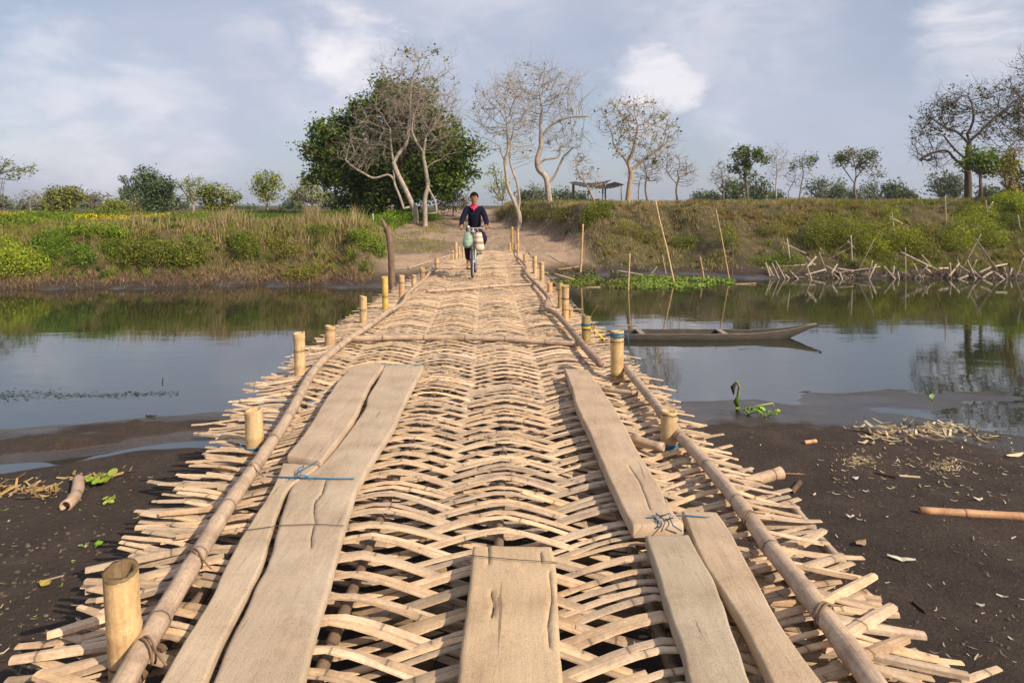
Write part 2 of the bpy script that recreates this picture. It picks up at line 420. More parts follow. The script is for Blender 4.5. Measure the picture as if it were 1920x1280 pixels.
def terr(X, Y):
    X = np.asarray(X, float); Y = np.asarray(Y, float)
    d = shore_n(X + .35 * fbm(X * 1.1, Y * 1.1, 5)) - Y + .5 * fbm(X * .9, Y * .9, 3)
    zn = np.interp(d, [-6, -1, -.25, 0, .6, 1.2, 2, 3.5, 6, 12, 60], [-1, -.22, -.03, .004, .028, .06, .09, .15, .22, .5, 2.0])
    zn = zn + .050 * fbm(X * 1.3, Y * 1.3, 9, 5) * sst(d, .2, 1.6) * (1 - .6 * (X < -2.5) * sst(Y, 5.4, 6.2)) + .030 * (1 - sst(X, -2.9, -2.3)) * sst(Y, 5.7, 6.2) * (1 - sst(Y, 6.9, 7.5)) + .022 * fbm(X * 1.2, Y * 4.5, 15, 4) * sst(Y, 5.4, 6.2) + .02 * fbm(X * 7, Y * 7, 12, 4) * sst(d, 0, 2)
    flat = sst(X, 3.1, 3.9) * (1 - sst(Y, 7.9, 8.5)) * sst(Y, 5.2, 6.0)
    zn = np.where(flat > 0, np.maximum(zn * 1.0, (-.001 + .075 * fbm(X * 1.0, Y * 1.6, 45, 5)) * flat - (1 - flat) * .5), zn)
    for mx, my, mwx, mwy, mh in ((4.35, 7.95, .75, .30, .034), (5.6, 8.1, .5, .2, .03), (3.6, 7.5, .6, .3, .02)):
        zn = np.where(((X - mx) / mwx) ** 2 + ((Y - my) / mwy) ** 2 < 3, np.maximum(zn, mh * np.exp(-(((X - mx) / mwx) ** 2 + ((Y - my) / mwy) ** 2)) + .03 * fbm(X * 2.2, Y * 5, 33, 4) - .008), zn)
    # side channel through the mud left of the bridge, and the small mounds beside it
    cy = np.interp(X, [-9, -4.9, -4.2, -3.6, -2.9, -2.2], [5.2, 5.75, 5.98, 6.25, 6.5, 6.55])
    zn = zn - .12 * np.exp(-((Y - cy + .18 * fbm(X * 1.5, X * 0, 41)) / .21) ** 2) * (1 - sst(X, -2.9, -2.3))
    for mx, my, mw, mh in ((-3.75, 6.80, .20, .07), (-4.2, 6.38, .22, .08), (-4.95, 6.25, .18, .06), (-5.3, 6.4, .3, .04)):
        zn = zn + mh * (1 + 1.6 * fbm(X * 9, Y * 9, 31)) * np.exp(-(((X - mx) / mw) ** 2 + ((Y - my) / (mw * .62)) ** 2))
    sf = shore_f(X + .3 * fbm(X * .8, Y * .8, 7)); t = Y - sf + .35 * fbm(X * .9, Y * .5, 21)
    bulge = .6 * fbm(X * .55, Y * .2, 55) + .9 * fbm(X * 1.5, Y * .3, 57, 3)
    zl = np.interp(t + bulge, [-6, -1, 0, .25, .8, 1.3, 2.3, 3.2, 4.6, 10, 40, 400, 3000], [-1, -.3, .0, .06, .2, .45, 1.38, 1.66, 1.58, 1.60, 1.68, 1.72, 1.75])
    zp = np.interp(t, [-6, -1, 0, .6, 2.4, 5, 12, 18, 25, 60, 400, 3000], [-1, -.3, 0, .22, .66, .82, 1.2, 1.55, 1.95, 2.0, 1.9, 1.8])
    zr = np.interp(t + bulge, [-6, -1, 0, .5, 1.2, 2.6, 4.2, 5.2, 6.2, 12, 60, 400, 3000], [-1, -.3, 0, .12, .3, .95, 1.75, 2.2, 2.36, 2.36, 2.2, 2.0, 1.8])
    zr = zr + .38 * fbm(X * .42, Y * .25, 93, 3) * sst(t, 3.2, 5.5) * (1 - sst(t, 10, 20))
    wl_, wr_ = blends(X, Y)
    zf = zp * (1 - wl_) * (1 - wr_) + zl * wl_ + zr * wr_
    zf = zf + .26 * fbm(X * .9, Y * .9, 61) * sst(t, .3, 2) + .06 * fbm(X * 4, Y * 4, 66) * sst(t, .1, 1)
    return np.where(Y < 13, zn, zf)
def tz(x, y): return float(terr(np.array([x]), np.array([y]))[0])
def hit(px, py, y0=14.0, y1=220):
    """where the view ray through a pixel of the photograph meets the land"""
    Ys = np.linspace(y0, y1, 6000) if y1 > 60 else np.linspace(y0, y1, 1200)
    X = (px - 960) * Ys / F; Z = CAMZ - (py - HOR) * Ys / F
    k = np.nonzero(terr(X, Ys) >= Z)[0]
    i = k[0] if len(k) else len(Ys) - 1
    return Vector((X[i], Ys[i], max(Z[i], 0)))

def graded(lst):
    out = []
    for a, b, s in lst: out += list(np.arange(a, b, s))
    return np.array(out)
ys = np.concatenate([graded([(-9, 1, .35), (1, 9.5, .05), (9.5, 17, .5), (17, 30, .11), (30, 50, .4), (50, 90, 1.5)]), np.geomspace(90, 1600, 24)])
xp = graded([(0, 7, .065), (7, 18, .16), (18, 30, .6), (30, 60, 2.5)]); xp = np.concatenate([xp, np.geomspace(60, 1600, 16)])
xs = np.concatenate([-xp[:0:-1], xp])
GX, GY = np.meshgrid(xs, ys)
GZ = terr(GX, GY)
nx, ny = len(xs), len(ys)
idx = np.arange(nx * ny).reshape(ny, nx)
FQ = np.stack([idx[:-1, :-1], idx[:-1, 1:], idx[1:, 1:], idx[1:, :-1]], -1).reshape(-1, 4)
wl_, wr_ = blends(GX, GY)
tf = GY - shore_f(GX)
grass_w = np.where(GY > 13, np.clip(sst(tf, .5, 1.6) * np.clip(wl_ + wr_, 0, 1) + sst(GY, 46, 60), 0, 1), 0)
pat = sst(fbm(GX * .7, GY * .7, 77), -.05, .12)
grass_w = np.clip(np.where((GY > 13) & (GX < -1.8) & (GY < 40), np.maximum(grass_w, .55 * sst(tf, 1.5, 3) * pat), grass_w), 0, 1)
path_w = np.where(GY > 13, (1 - np.clip(wl_ + wr_, 0, 1)) * sst(tf, .4, 1.6), 0)
path_w = np.maximum(path_w, np.where(GY > 13, .45 * sst(fbm(GX * .8, GY * .8, 88), .0, .15) * (GX > 0) * sst(tf, 1, 3), 0))
wet = 1 - sst(GZ, .012, .075); wet = np.where(GY > 13, 1 - sst(GZ, .02, .12), wet)
wet = wet + np.where(GY < 13, .35 * sst(GX, 3, 5) * sst(GY, 5.2, 6.6), 0)
ground = mk('ground', np.stack([GX, GY, GZ], -1).reshape(-1, 3), FQ, M['ground'], None, smooth=True, kind='structure')
a = ground.data.attributes.new('zone', 'FLOAT_COLOR', 'POINT')
a.data.foreach_set('color', np.stack([grass_w, path_w, np.clip(wet, 0, 1), np.ones_like(wet)], -1).astype(np.float32).ravel())
mk('water', [(-600, -9, 0), (600, -9, 0), (600, 26, 0), (-600, 26, 0)], [(0, 1, 2, 3)], M['water'], None, kind='structure')

# ------------------------------------------------------------------ the bamboo footbridge
DZ = 0.72
def curve_xy(px, z):
    P = [G(x, y, z) for x, y in px]; P.sort(key=lambda v: v.y)
    return np.array([p.y for p in P]), np.array([p.x for p in P])
LR = curve_xy([(230, 1290), (420, 960), (540, 780), (590, 690), (680, 620), (735, 578), (760, 558), (805, 515), (840, 485)], DZ + .09)
RR = curve_xy([(1660, 1310), (1450, 1030), (1281, 820), (1176, 695), (1130, 650), (1075, 610), (1040, 580), (1018, 545), (1000, 515), (985, 492), (972, 472)], DZ + .09)
LE = curve_xy([(20, 1280), (60, 1235), (115, 1165), (190, 1080), (270, 1000), (330, 900), (380, 820), (430, 760), (500, 705), (560, 660), (600, 632), (650, 598), (700, 565), (740, 540), (790, 512), (830, 490)], DZ)
RE = curve_xy([(1830, 1290), (1740, 1225), (1670, 1150), (1600, 1070), (1520, 980), (1440, 905), (1370, 860), (1310, 800), (1250, 735), (1200, 695), (1150, 650), (1115, 610), (1075, 580), (1045, 550), (1025, 520), (1005, 495), (988, 475)], DZ)
def ci(c, y): return float(np.interp(y, c[0], c[1]))
JX0, JS = -.65, .60
def joff(y): return float(np.interp(y, [0, 6, 9, 13, 23], [0, 0, -.12, -.28, -.62]))
AMP = .046; ZZ = 1.35
def wave(x, y):
    w = math.cos(math.pi * (x - JX0 - joff(y)) / JS); w = .5 * w + .5 * math.asin(w) * .6366
    d = max(0, ci(LR, y) - x - .05, x - ci(RR, y) - .05)
    return w * AMP * max(.45, 1 - d * 1.6)

bridge = empty('bamboo_footbridge', (-.3, 12, 0), 'long bamboo footbridge with a woven split-bamboo deck, pole kerbs and stub posts', 'footbridge')
pieces = []                                                     # (nearness, V, F, lc, tint)
def strip(P, w, th, tint, curl=.25):
    """one split cane: flat belly, rounded back; P = centre line"""
    m = len(P); V = []; lc = []; Fc = []; u = R.uniform(0, 9); rid = R.random()
    for i in range(m):
        t = (P[min(i + 1, m - 1)] - P[max(i - 1, 0)]).normalized()
        sd = Vector((0, 0, 1)).cross(t); sd.normalize(); nn = t.cross(sd)
        if i: u += (P[i] - P[i - 1]).length
        e = .82 if i in (0, m - 1) else 1.0
        for k, (a, c) in enumerate(((-.5, -.5), (-.45, .3), (0, .5), (.45, .3), (.5, -.5))):
            V.append(P[i] + sd * (a * w * e) + nn * (c * th * e)); lc.append((u, a, rid))
    for i in range(m - 1):
        for k in range(5):
            a = i * 5 + k; b = i * 5 + (k + 1) % 5; Fc.append((a, a + 5, b + 5, b))
    Fc.append((0, 1, 2, 3, 4)); Fc.append(tuple(range((m - 1) * 5 + 4, (m - 1) * 5 - 1, -1)))
    return (V, Fc, lc, tint)
def strip_tint():
    b = R.gauss(1.0, .15); w = R.uniform(-.05, .05)
    if R.random() < .14: b *= .72
    if R.random() < .22: gq = R.uniform(.72, .95); return (gq * .93, gq * .97, gq * 1.04)
    return (max(.5, b * (1 + w)), max(.5, b), max(.4, b * (1 - w * 1.4 + R.uniform(-.05, .03))))
rows = []
y = .75; i = 0
while y < 22.9:
    near = y < 9
    nstr = 2 if R.random() < .8 else 3
    sgn = 1 if i % 2 == 0 else -1
    for k in range(nstr):
        wd = R.uniform(.030, .039) * (1 if nstr == 2 else .8)
        yy = y + (k - (nstr - 1) / 2) * (.036 if nstr == 2 else .033) + R.uniform(-.005, .005)
        xl = ci(LE, yy) + .05 + R.gauss(0, .07) - (.2 * R.random() if R.random() < .08 else 0)
        xr = ci(RE, yy) - .03 + R.gauss(0, .06) + (.16 * R.random() if R.random() < .08 else 0)
        x = xl; first = True; sl = R.uniform(-.012, .012); ph = R.uniform(0, 6.28)
        while x < xr - .25:
            L = R.uniform(1.5, 2.9); x2 = min(x + L, xr)
            if xr - x2 < .45: x2 = xr
            m = max(5, int((x2 - x) / (.085 if near else .15)))
            zk = R.uniform(.8, 1.2); am = R.uniform(.85, 1.15); dyaw = R.uniform(-.03, .03); dz = R.uniform(0, .006)
            yl = R.gauss(0, .06); yr = R.gauss(0, .10)
            if yy < 5: yr += R.choice((-.12, .0, .10, .16)); yl += R.choice((-.06, 0, .04, .08))
            P = []
            for q in range(m + 1):
                xx = x + (x2 - x) * q / m
                oy = sl * xx + dyaw * (xx - (x + x2) / 2) + .008 * math.sin(xx * 2.1 + ph)
                dl = max(0, ci(LR, yy) - xx); dr = max(0, xx - ci(RR, yy))
                oy += dl * yl + dr * yr + sgn * wave(xx, yy) * ZZ * zk * (1 - .75 * min(1, max(0, (yy - 5.5) / 5)))
                edge_z = 0
                if xx == x or q == 0: edge_z = .006
                P.append(Vector((xx, yy + oy, DZ + sgn * wave(xx, yy) * am + dz + edge_z - .02 * dl)))
            # arc shape: over a joist the cane bows slightly towards the far side
            rows.append((yy, strip(P, wd, .0065, strip_tint())))
            x = x2 - R.uniform(.08, .2)
            if x2 >= xr: break
    y += R.uniform(.071, .080) * (1 if y < 12 else 1.2); i += 1
# loose ends and offcuts that fan out past the kerb poles
def fan(side, n, y0, y1):
    for k in range(n):
        yy = R.uniform(y0, y1); c = LE if side < 0 else RE; r = LR if side < 0 else RR
        xo = ci(c, yy) + side * R.uniform(-.28, .06); L = R.uniform(.45, 1.0); yaw = R.gauss(0, .22) + (.10 if side > 0 and yy < 4.5 else 0)
        dx = -side * math.cos(yaw); dy = -math.sin(yaw) * 1.0
        z0 = DZ + R.uniform(-.065, .025); P = []
        for q in range(5):
            t = q / 4; P.append(Vector((xo + dx * L * t, yy + dy * L * t, z0 + R.uniform(-.002, .002) - .03 * t + .0)))
        rows.append((yy + .4, strip(P, R.uniform(.026, .042), R.uniform(.010, .020), strip_tint())))
fan(-1, 90, 1.7, 9); fan(1, 84, 1.7, 8); fan(-1, 30, 9, 20); fan(1, 22, 8, 20)
# the longest splints sticking out, each seen clearly in the photograph
for (a, b, w, dzz) in (((20, 1236), (330, 1188), .042, .02), ((160, 1068), (400, 1018), .040, .03), ((300, 962), (470, 945), .036, .03), ((160, 1108), (420, 1040), .036, .0),
                  ((88, 1190), (250, 1140), .040, .02), ((1735, 1190), (1545, 1165), .042, .02), ((1675, 1135), (1540, 1215), .044, .05), ((1640, 1078), (1540, 1130), .036, .04),
                  ((1816, 1266), (1600, 1220), .036, .03), ((1700, 1195), (1560, 1250), .04, .05), ((75, 1265), (280, 1215), .04, .02), ((70, 1262), (210, 1300), .05, .04),
                  ((365, 812), (470, 822), .03, .0), ((490, 707), (590, 712), .028, .02), ((1580, 1040), (1440, 1085), .04, .03)):
    A = G(a[0], a[1], DZ + dzz); B = G(b[0], b[1], DZ + .03)
    rows.append((1.0, strip([A.lerp(B, q / 4) for q in range(5)], w, .02, strip_tint())))
# rank: the strips that show largest (in front of the camera, nearest) are single parts
vis = lambda r: r[0] if r[0] > 1.75 else 50 + r[0]
rows.sort(key=vis)
for (yy, (V, Fc, lc, t)) in rows[:298]:
    mk('bamboo_strip', V, Fc, M['strip'], bridge, lc, t)
w = MB()
for (yy, (V, Fc, lc, t)) in rows[298:]: w.add(V, Fc, lc, t)
w.build('woven_bamboo_deck', M['strip'], bridge, kind='stuff')

# carrying poles under the weave
for k in range(-1, 4):
    P = []; rad = []
    for q in range(60):
        yy = .6 + q * .382; x = JX0 + JS * k + joff(yy) + .012 * math.sin(q * .5 + k)
        P.append((x, yy, DZ - .006 + .004 * math.sin(q * .9))); rad.append(.024 + .002 * math.sin(q * 1.7))
    MB().tube(P, rad, 8, (.42, .40, .38)).build('carrying_pole', M['rail'], bridge, True)
for yy in (1.6, 2.75, 3.7, 4.9, 6.5, 8.4, 10.5, 12.6, 15, 17.5, 20):
    xl, xr = ci(LR, yy) - .35, ci(RR, yy) + .32
    MB().tube([(xl, yy, DZ - .115), ((xl + xr) / 2, yy + .03, DZ - .12), (xr, yy, DZ - .115)], .042, 8, (.7, .66, .6)).build('cross_beam', M['rail'], bridge, True)
# rolls of old canes stacked under the near end, seen through the gaps
ud = MB()
for k in range(46):
    yy = .9 + k * .085 + R.uniform(-.02, .02); xx = R.choice((-.48, .33, .9, -1.0)) + R.uniform(-.06, .06)
    a = R.uniform(-.25, .25)
    ud.tube([(xx - .13, yy - a * .1, DZ - .21), (xx + .13, yy + a * .1, DZ - .20)], R.uniform(.030, .045), 8, (.55, .5, .42))
ud.build('cane_offcuts_below', M['rail'], bridge, True, kind='stuff')

def pole(pts, r0, r1, name, parent, mat='rail', knot=.36, tint=(1, 1, 1), wob=.0, hollow=True, zlift=0, n=10):
    """a cane with swollen knots through the given world points"""
    P = [Vector(p) for p in pts]; out = []; rad = []; tot = sum((P[i + 1] - P[i]).length for i in range(len(P) - 1)); s = 0; nxt = knot * R.random()
    q = random.Random(int(P[0].x * 1000) & 0xffff)
    for i in range(len(P) - 1):
        L = (P[i + 1] - P[i]).length; st = max(2, int(L / .06))
        p0 = P[max(0, i - 1)]; p3 = P[min(len(P) - 1, i + 2)]
        for k in range(st + (1 if i == len(P) - 2 else 0)):
            t = k / st
            c = .5 * ((2 * P[i]) + (P[i + 1] - p0) * t + (2 * p0 - 5 * P[i] + 4 * P[i + 1] - p3) * t * t + (3 * P[i] - p0 - 3 * P[i + 1] + p3) * t ** 3)
            ss = s + L * t; r = r0 + (r1 - r0) * ss / tot
            if ss >= nxt: nxt += knot * q.uniform(.8, 1.2); r *= 1.13
            out.append(c + Vector((q.uniform(-wob, wob), 0, q.uniform(-wob, wob)))); rad.append(r)
        s += L
    return MB().tube(out, rad, n, tint, hollow=hollow).build(name, M[mat], parent, True)
RZ = DZ + .105
def gl(lst, z=RZ, dz=0): return [G(x, y, z) for x, y in lst]
rails = [
 pole(gl([(205, 1330), (300, 1160), (425, 952), (480, 872), (540, 782), (592, 690), (648, 640), (690, 612), (733, 580)]), .037, .034, 'kerb_pole', bridge),
 pole(gl([(733, 582), (755, 568), (766, 548), (790, 528), (805, 512), (812, 500)]), .030, .027, 'kerb_pole', bridge),
 pole(gl([(803, 512), (822, 500), (836, 488), (850, 478)]), .024, .02, 'kerb_pole', bridge),
 pole(gl([(1700, 1370), (1590, 1215), (1500, 1095), (1440, 1020), (1375, 930), (1300, 842), (1270, 812), (1225, 752), (1172, 688)]), .038, .033, 'kerb_pole', bridge),
 pole(gl([(1126, 682), (1100, 655), (1078, 628), (1045, 590), (1024, 578), (1028, 560), (1022, 550), (1003, 530), (986, 512), (985, 498), (972, 484)]), .036, .026, 'kerb_pole', bridge, tint=(.78, .72, .72), hollow=False),
 pole(gl([(975, 488), (968, 470), (966, 455)]), .02, .02, 'kerb_pole', bridge),
]
# thin dark lashings where the kerb poles are tied down
for (px, py, wpx, rr_) in ((365, 1050, 0, .044), (275, 1222, 0, .046), (470, 885, 0, .041), (1405, 975, 0, .044), (1545, 1155, 0, .046)):
    c = G(px, py, RZ); t = MB(); d = Vector((.55 if px < 960 else -.55, .83, 0)).normalized(); sx = Vector((d.y, -d.x, 0))
    for o_ in (-.008, .006):
        t.tube([c + d * o_ + sx * (rr_ * math.cos(a)) + Vector((0, 0, rr_ * math.sin(a))) for a in np.linspace(-.6, 3.8, 12)], .004, 5, (.20, .13, .08))
    t.tube([c + sx * rr_ * .6 + Vector((0, 0, .03)), c + sx * (rr_ + .07) + Vector((0, 0, .0))], .004, 5, (.2, .13, .08))
    t.build('lashing', M['cord'], bridge, True)
# canes laid across the deck on top of the weave
for (pts, r0) in (([(640, 636), (760, 633), (900, 634), (1000, 640), (1084, 645)], .034), ([(800, 546), (850, 543), (930, 536), (1000, 533)], .028), ([(818, 503), (880, 502), (978, 499)], .024),
                 ([(905, 487), (972, 486)], .02), ([(1186, 822), (1215, 832), (1245, 838)], .03), ([(1195, 738), (1160, 733), (1120, 728)], .02)):
    pole(gl(pts, DZ + .075), r0, r0 * .9, 'cross_cane', bridge, knot=.42)
pole([G(1485, 950, .62), G(1530, 1005, .60), G(1582, 1062, .60)], .026, .028, 'edge_cane', bridge)
pole([G(1368, 915, .70), G(1415, 900, .72), G(1465, 886, .74)], .034, .032, 'edge_cane', bridge, tint=(1.1, 1.05, 1))
pole([G(765, 503, .8), G(800, 492, .84), G(843, 479, .92)], .02, .018, 'edge_cane', bridge)

TW = {'blue': (.035, .15, .25), 'yellow': (.75, .5, .05), 'dark': (.1, .08, .06)}
def post(px, py, ytop, wpx, tint=(1, 1, 1), lean=(0, 0), mat='post', twine=(), hollow=True, col='cut_post', knots=True):
    b = G(px, py, DZ + .02); s = F / b.y; r = wpx / s / 2; h = (py - ytop) / s
    gz = max(-.6, tz(b.x, b.y) - .15)
    top = b.z + h
    P = []; rad = []; zk = gz + R.uniform(0, .25); z = gz; kn = []
    while zk < top: kn.append(zk); zk += R.uniform(.22, .30)
    zs = sorted(set([gz, top - .012, top] + [k + o_ for k in kn for o_ in (-.015, 0, .012) if gz < k + o_ < top - .015] + list(np.arange(gz + .1, top - .03, .11))))
    for zz in zs:
        near = min([abs(zz - k) for k in kn] + [9])
        rad.append(r * (1.07 if near < .002 and knots else 1.0) * (1 - .02 * math.sin(zz * 9)))
        P.append((b.x + lean[0] * (zz - b.z), b.y + lean[1] * (zz - b.z), zz))
    pb = MB().tube(P, rad, 20 if wpx > 18 else 10, tint, hollow=hollow); nn_ = 20 if wpx > 18 else 10; m_ = len(P); sl_ = (R.uniform(-.25, .25), R.uniform(-.25, .25))
    for i_ in range(len(pb.V)):
        v = pb.V[i_]
        if v[2] > top - .014: pb.V[i_] = (v[0], v[1], v[2] + sl_[0] * (v[0] - P[-1][0]) + sl_[1] * (v[1] - P[-1][1]) + R.uniform(-.0035, .0035))
    o = pb.build(col, M[mat], bridge, True)
    for (zf, c, turns) in twine:
        t = MB(); zz = b.z + h * zf; cx = b.x + lean[0] * (zz - b.z); cy = b.y
        for k in range(turns):
            ph = R.uniform(0, 6); t.tube([(cx + (r + .003) * math.cos(a), cy + (r + .003) * math.sin(a), zz + (k - turns / 2) * .009 + .004 * math.sin(a + ph)) for a in np.linspace(0, 6.283, 20)], .0045, 5, TW[c], cap=False)
        sd = 1 if px > 960 else -1
        t.tube([(cx + sd * r, cy - r * .3, zz), (cx + sd * (r + .02), cy - .02, zz + .03), (cx + sd * (r + .035), cy - .03, zz - .02), (cx + sd * (r + .04), cy - .03, zz - .10)], .004, 5, TW[c])
        if c == 'yellow':
            t.tube([(cx + r, cy, zz), (cx + r + .06, cy - .05, zz - .06), (cx + r + .15, cy - .05, zz - .14)], .010, 5, TW[c])
        t.build('twine', M['cord'], o, True)
    return o
post(237, 1250, 1068, 60, lean=(-.06, 0), tint=(1.05, 1.0, .95))
post(478, 838, 768, 33, twine=((.03, 'blue', 2),), lean=(-.04, 0))
post(563, 705, 624, 21, (1.02, 1.02, 1.05), lean=(-.03, 0))
post(619, 645, 611, 20, (.9, .85, .9))
post(681, 606, 555, 14)
post(723, 580, 519, 12, (1.0, 1.02, .55), lean=(-.03, 0))
post(753, 558, 516, 11)
post(776, 540, 515, 9); post(792, 522, 502, 10, (.8, .75, .8)); post(819, 500, 484, 8, (.95, .9, .9))
post(855, 486, 455, 5.5, (1.05, 1.1, 1.1)); post(861, 484, 462, 3.5); post(868, 483, 462, 4); post(849, 488, 470, 4)
post(1254, 836, 770, 31, (.95, .98, 1.0), twine=((.06, 'blue', 3),))
post(1157, 710, 620, 25, (1.02, 1, .9), twine=((.93, 'blue', 4),))
post(1099, 641, 593, 17, (.65, .68, .55), twine=((.70, 'blue', 3), (.6, 'yellow', 2)))
post(1060, 598, 535, 14, (.95, .92, .9), twine=((.62, 'dark', 2),)); post(1051, 575, 531, 11, (.8, .8, .7)); post(1070, 592, 580, 9, (1.1, 1, .9))
post(1031, 546, 530, 10, (1.05, .9, .8)); post(1016, 524, 491, 9); post(1003, 512, 480, 8, (1.05, 1.05, 1.1)); post(1000, 500, 487, 4)
post(960, 468, 425, 5, (.75, .7, .65)); post(971, 488, 430, 5, (.95, .9, .85)); post(967, 474, 456, 5); post(984, 498, 476, 6, (.8, .75, .7)); post(956, 470, 456, 5)

# ------------------------------------------------------------------ timber planks on the deck
PZ = DZ + AMP + .015
def plank(left, right, label, tint=(1, 1, 1), th=.042, cracks=(), zoff=0, seed=0, slope=0.0, chew=.004):
    zt = PZ + th + zoff
    L = [G(x, y, zt) for x, y in left]; Rr = [G(x, y, zt) for x, y in right]
    def fy(P, t):
        n = len(P) - 1; d = [0]
        for i in range(n): d.append(d[-1] + (P[i + 1] - P[i]).length)
        s = t * d[-1]
        for i in range(n):
            if s <= d[i + 1] or i == n - 1:
                k = (s - d[i]) / (d[i + 1] - d[i] + 1e-9)
                p0, p1, p2, p3 = P[max(0, i - 1)], P[i], P[i + 1], P[min(n, i + 2)]
                return .5 * ((2 * p1) + (p2 - p0) * k + (2 * p0 - 5 * p1 + 4 * p2 - p3) * k * k + (3 * p1 - p0 - 3 * p2 + p3) * k ** 3)
    length = (L[0] - L[-1]).length; m = max(20, int(length / .022)); nw = 30
    V = np.zeros((m + 1, nw + 1, 3)); LC = np.zeros((m + 1, nw + 1, 3))
    for i in range(m + 1):
        a = fy(L, i / m); b = fy(Rr, i / m)
        for k in range(nw + 1):
            v = k / nw; p = a.lerp(b, v); V[i, k] = p; LC[i, k] = ((i / m) * length + seed * 3.3, p.x + seed, seed * .1)
    X, Y = V[..., 0], V[..., 1]
    vv = np.linspace(0, 1, nw + 1)[None, :]; tt = np.linspace(0, 1, m + 1)[:, None]
    wdt = np.abs(V[:, -1, 0] - V[:, 0, 0])[:, None]
    V[..., 0] += chew * 2 * fbm(Y * 9, Y * 0 + seed, 5)
    V[..., 2] += .006 * fbm(X * 3 + seed, Y * 1.6, seed) + .003 * fbm(X * 26, Y * 5, seed + 3) + .008 * np.minimum(0, fbm(X * 9, Y * 2.2, seed + 13) + .12)
    ed = np.minimum(np.minimum(vv, 1 - vv) * wdt, np.minimum(tt, 1 - tt) * length)
    V[..., 2] -= .008 * (1 - sst(ed, 0, .007))
    V[..., 2] += slope * (1 - tt)
    for cr, wd in cracks:
        C = [G(x, y, zt) for x, y in cr]
        for i in range(len(C) - 1):
            y0, y1 = sorted((C[i].y, C[i + 1].y)); a, b = (C[i], C[i + 1]) if C[i].y < C[i + 1].y else (C[i + 1], C[i])
            k = np.clip((Y - a.y) / (b.y - a.y + 1e-9), 0, 1); cx = a.x + (b.x - a.x) * k + .004 * fbm(Y * 30, Y * 0, 3)
            msk = ((Y >= y0) & (Y <= y1)); col = np.argmin(np.abs(X - cx), 1)
            for r_ in np.nonzero(msk[:, 0])[0]:
                c = col[r_]
                if 0 < c < nw:
                    V[r_, c, 0] = cx[r_, c]; V[r_, c, 2] -= .022
                    V[r_, c - 1, 0] = cx[r_, c] - wd; V[r_, c + 1, 0] = cx[r_, c] + wd
    nb = (m + 1) * (nw + 1); I = np.arange(nb).reshape(m + 1, nw + 1)
    top = np.stack([I[:-1, :-1], I[:-1, 1:], I[1:, 1:], I[1:, :-1]], -1).reshape(-1, 4)
    # rim going down and underside
    rim = list(I[0, :]) + list(I[1:, -1]) + list(I[-1, -2::-1]) + list(I[-2:0:-1, 0])
    Vt = V.reshape(-1, 3); low = Vt[rim].copy(); low[:, 2] = zt - th + slope * (1 - (rim_t := np.array([r // (nw + 1) for r in rim]) / m)); lo2 = LC.reshape(-1, 3)[rim].copy(); lo2[:, 1] += .04
    VV = np.concatenate([Vt, low]); LL = np.concatenate([LC.reshape(-1, 3), lo2]); k = len(rim)
    side = np.array([(rim[i], nb + i, nb + (i + 1) % k, rim[(i + 1) % k]) for i in range(k)])
    fl = np.concatenate([top, side])
    cen = V[0].mean(0)
    if (fl.shape[0]) and True:
        # make the top face up
        a, b, c = VV[top[0][0]], VV[top[0][1]], VV[top[0][2]]
        if np.cross(b - a, c - a)[2] < 0: fl = fl[:, ::-1].copy()
    return mk('timber_plank', VV, fl, M['plank'], None, LL, tint, True, label=label, cat='plank', group='timber planks laid along the bridge')
def autosmooth(o, ang=40):
    me = o.data; me.calc_loop_triangles() if False else None
    return o
plank([(665, 684), (640, 706), (612, 745), (578, 800), (538, 852)], [(720, 684), (698, 712), (683, 742), (668, 775), (642, 812), (601, 864)],
      'short grey-brown plank ending in a thick cut end above the blue cord knot', (1.0, .97, .97), zoff=.018, seed=1, th=.045)
plank([(721, 684), (708, 712), (690, 742), (684, 765), (660, 800), (628, 842), (600, 872), (573, 892), (546, 912), (526, 972), (503, 1053), (480, 1094), (462, 1140), (433, 1195), (385, 1310)],
      [(795, 685), (779, 715), (757, 757), (738, 800), (712, 840), (688, 880), (667, 920), (652, 970), (636, 1025), (616, 1100), (600, 1155), (585, 1210), (560, 1310)],
      'long wide plank with wavy edges and a crack below the blue cord', (1.0, 1, 1), seed=2, cracks=(([(611, 900), (604, 925), (590, 940), (589, 960), (592, 982)], .004), ([(588, 985), (584, 1005), (583, 1030)], .003)))
plank([(530, 866), (510, 915), (485, 955), (450, 1010), (425, 1055), (395, 1120), (350, 1190), (280, 1310)], [(597, 871), (572, 892), (540, 914), (516, 970), (492, 1050), (471, 1096), (446, 1142), (416, 1198), (368, 1310)],
      'pale plank running along the gap beside the wide wavy plank', (1.04, 1.03, 1.0), seed=3)
plank([(887, 1021), (880, 1085), (871, 1160), (864, 1220), (853, 1310)], [(1034, 1022), (1042, 1060), (1045, 1130), (1050, 1200), (1056, 1310)],
      'short broad plank alone in the middle of the deck with a chipped knot', (1.12, 1.05, .92), th=.05, zoff=.0, seed=4,
      cracks=(([(916, 1022), (917, 1060)], .002), ([(921, 1108), (926, 1130), (924, 1148), (918, 1156)], .004), ([(1030, 1070), (1035, 1120), (1027, 1170), (1030, 1210)], .0015), ([(1013, 1032), (1016, 1052)], .003)))
plank([(1058, 690), (1073, 730), (1082, 762), (1106, 812), (1130, 868), (1158, 930), (1187, 985)], [(1103, 692), (1128, 728), (1152, 762), (1200, 850), (1236, 905), (1262, 955), (1282, 980)],
      'straight plank whose near end is tied with blue cord in a knot', (1.03, .98, .94), th=.055, zoff=.012, seed=5, cracks=(([(1177, 870), (1200, 905), (1220, 958)], .0018), ([(1236, 905), (1250, 945)], .0015)))
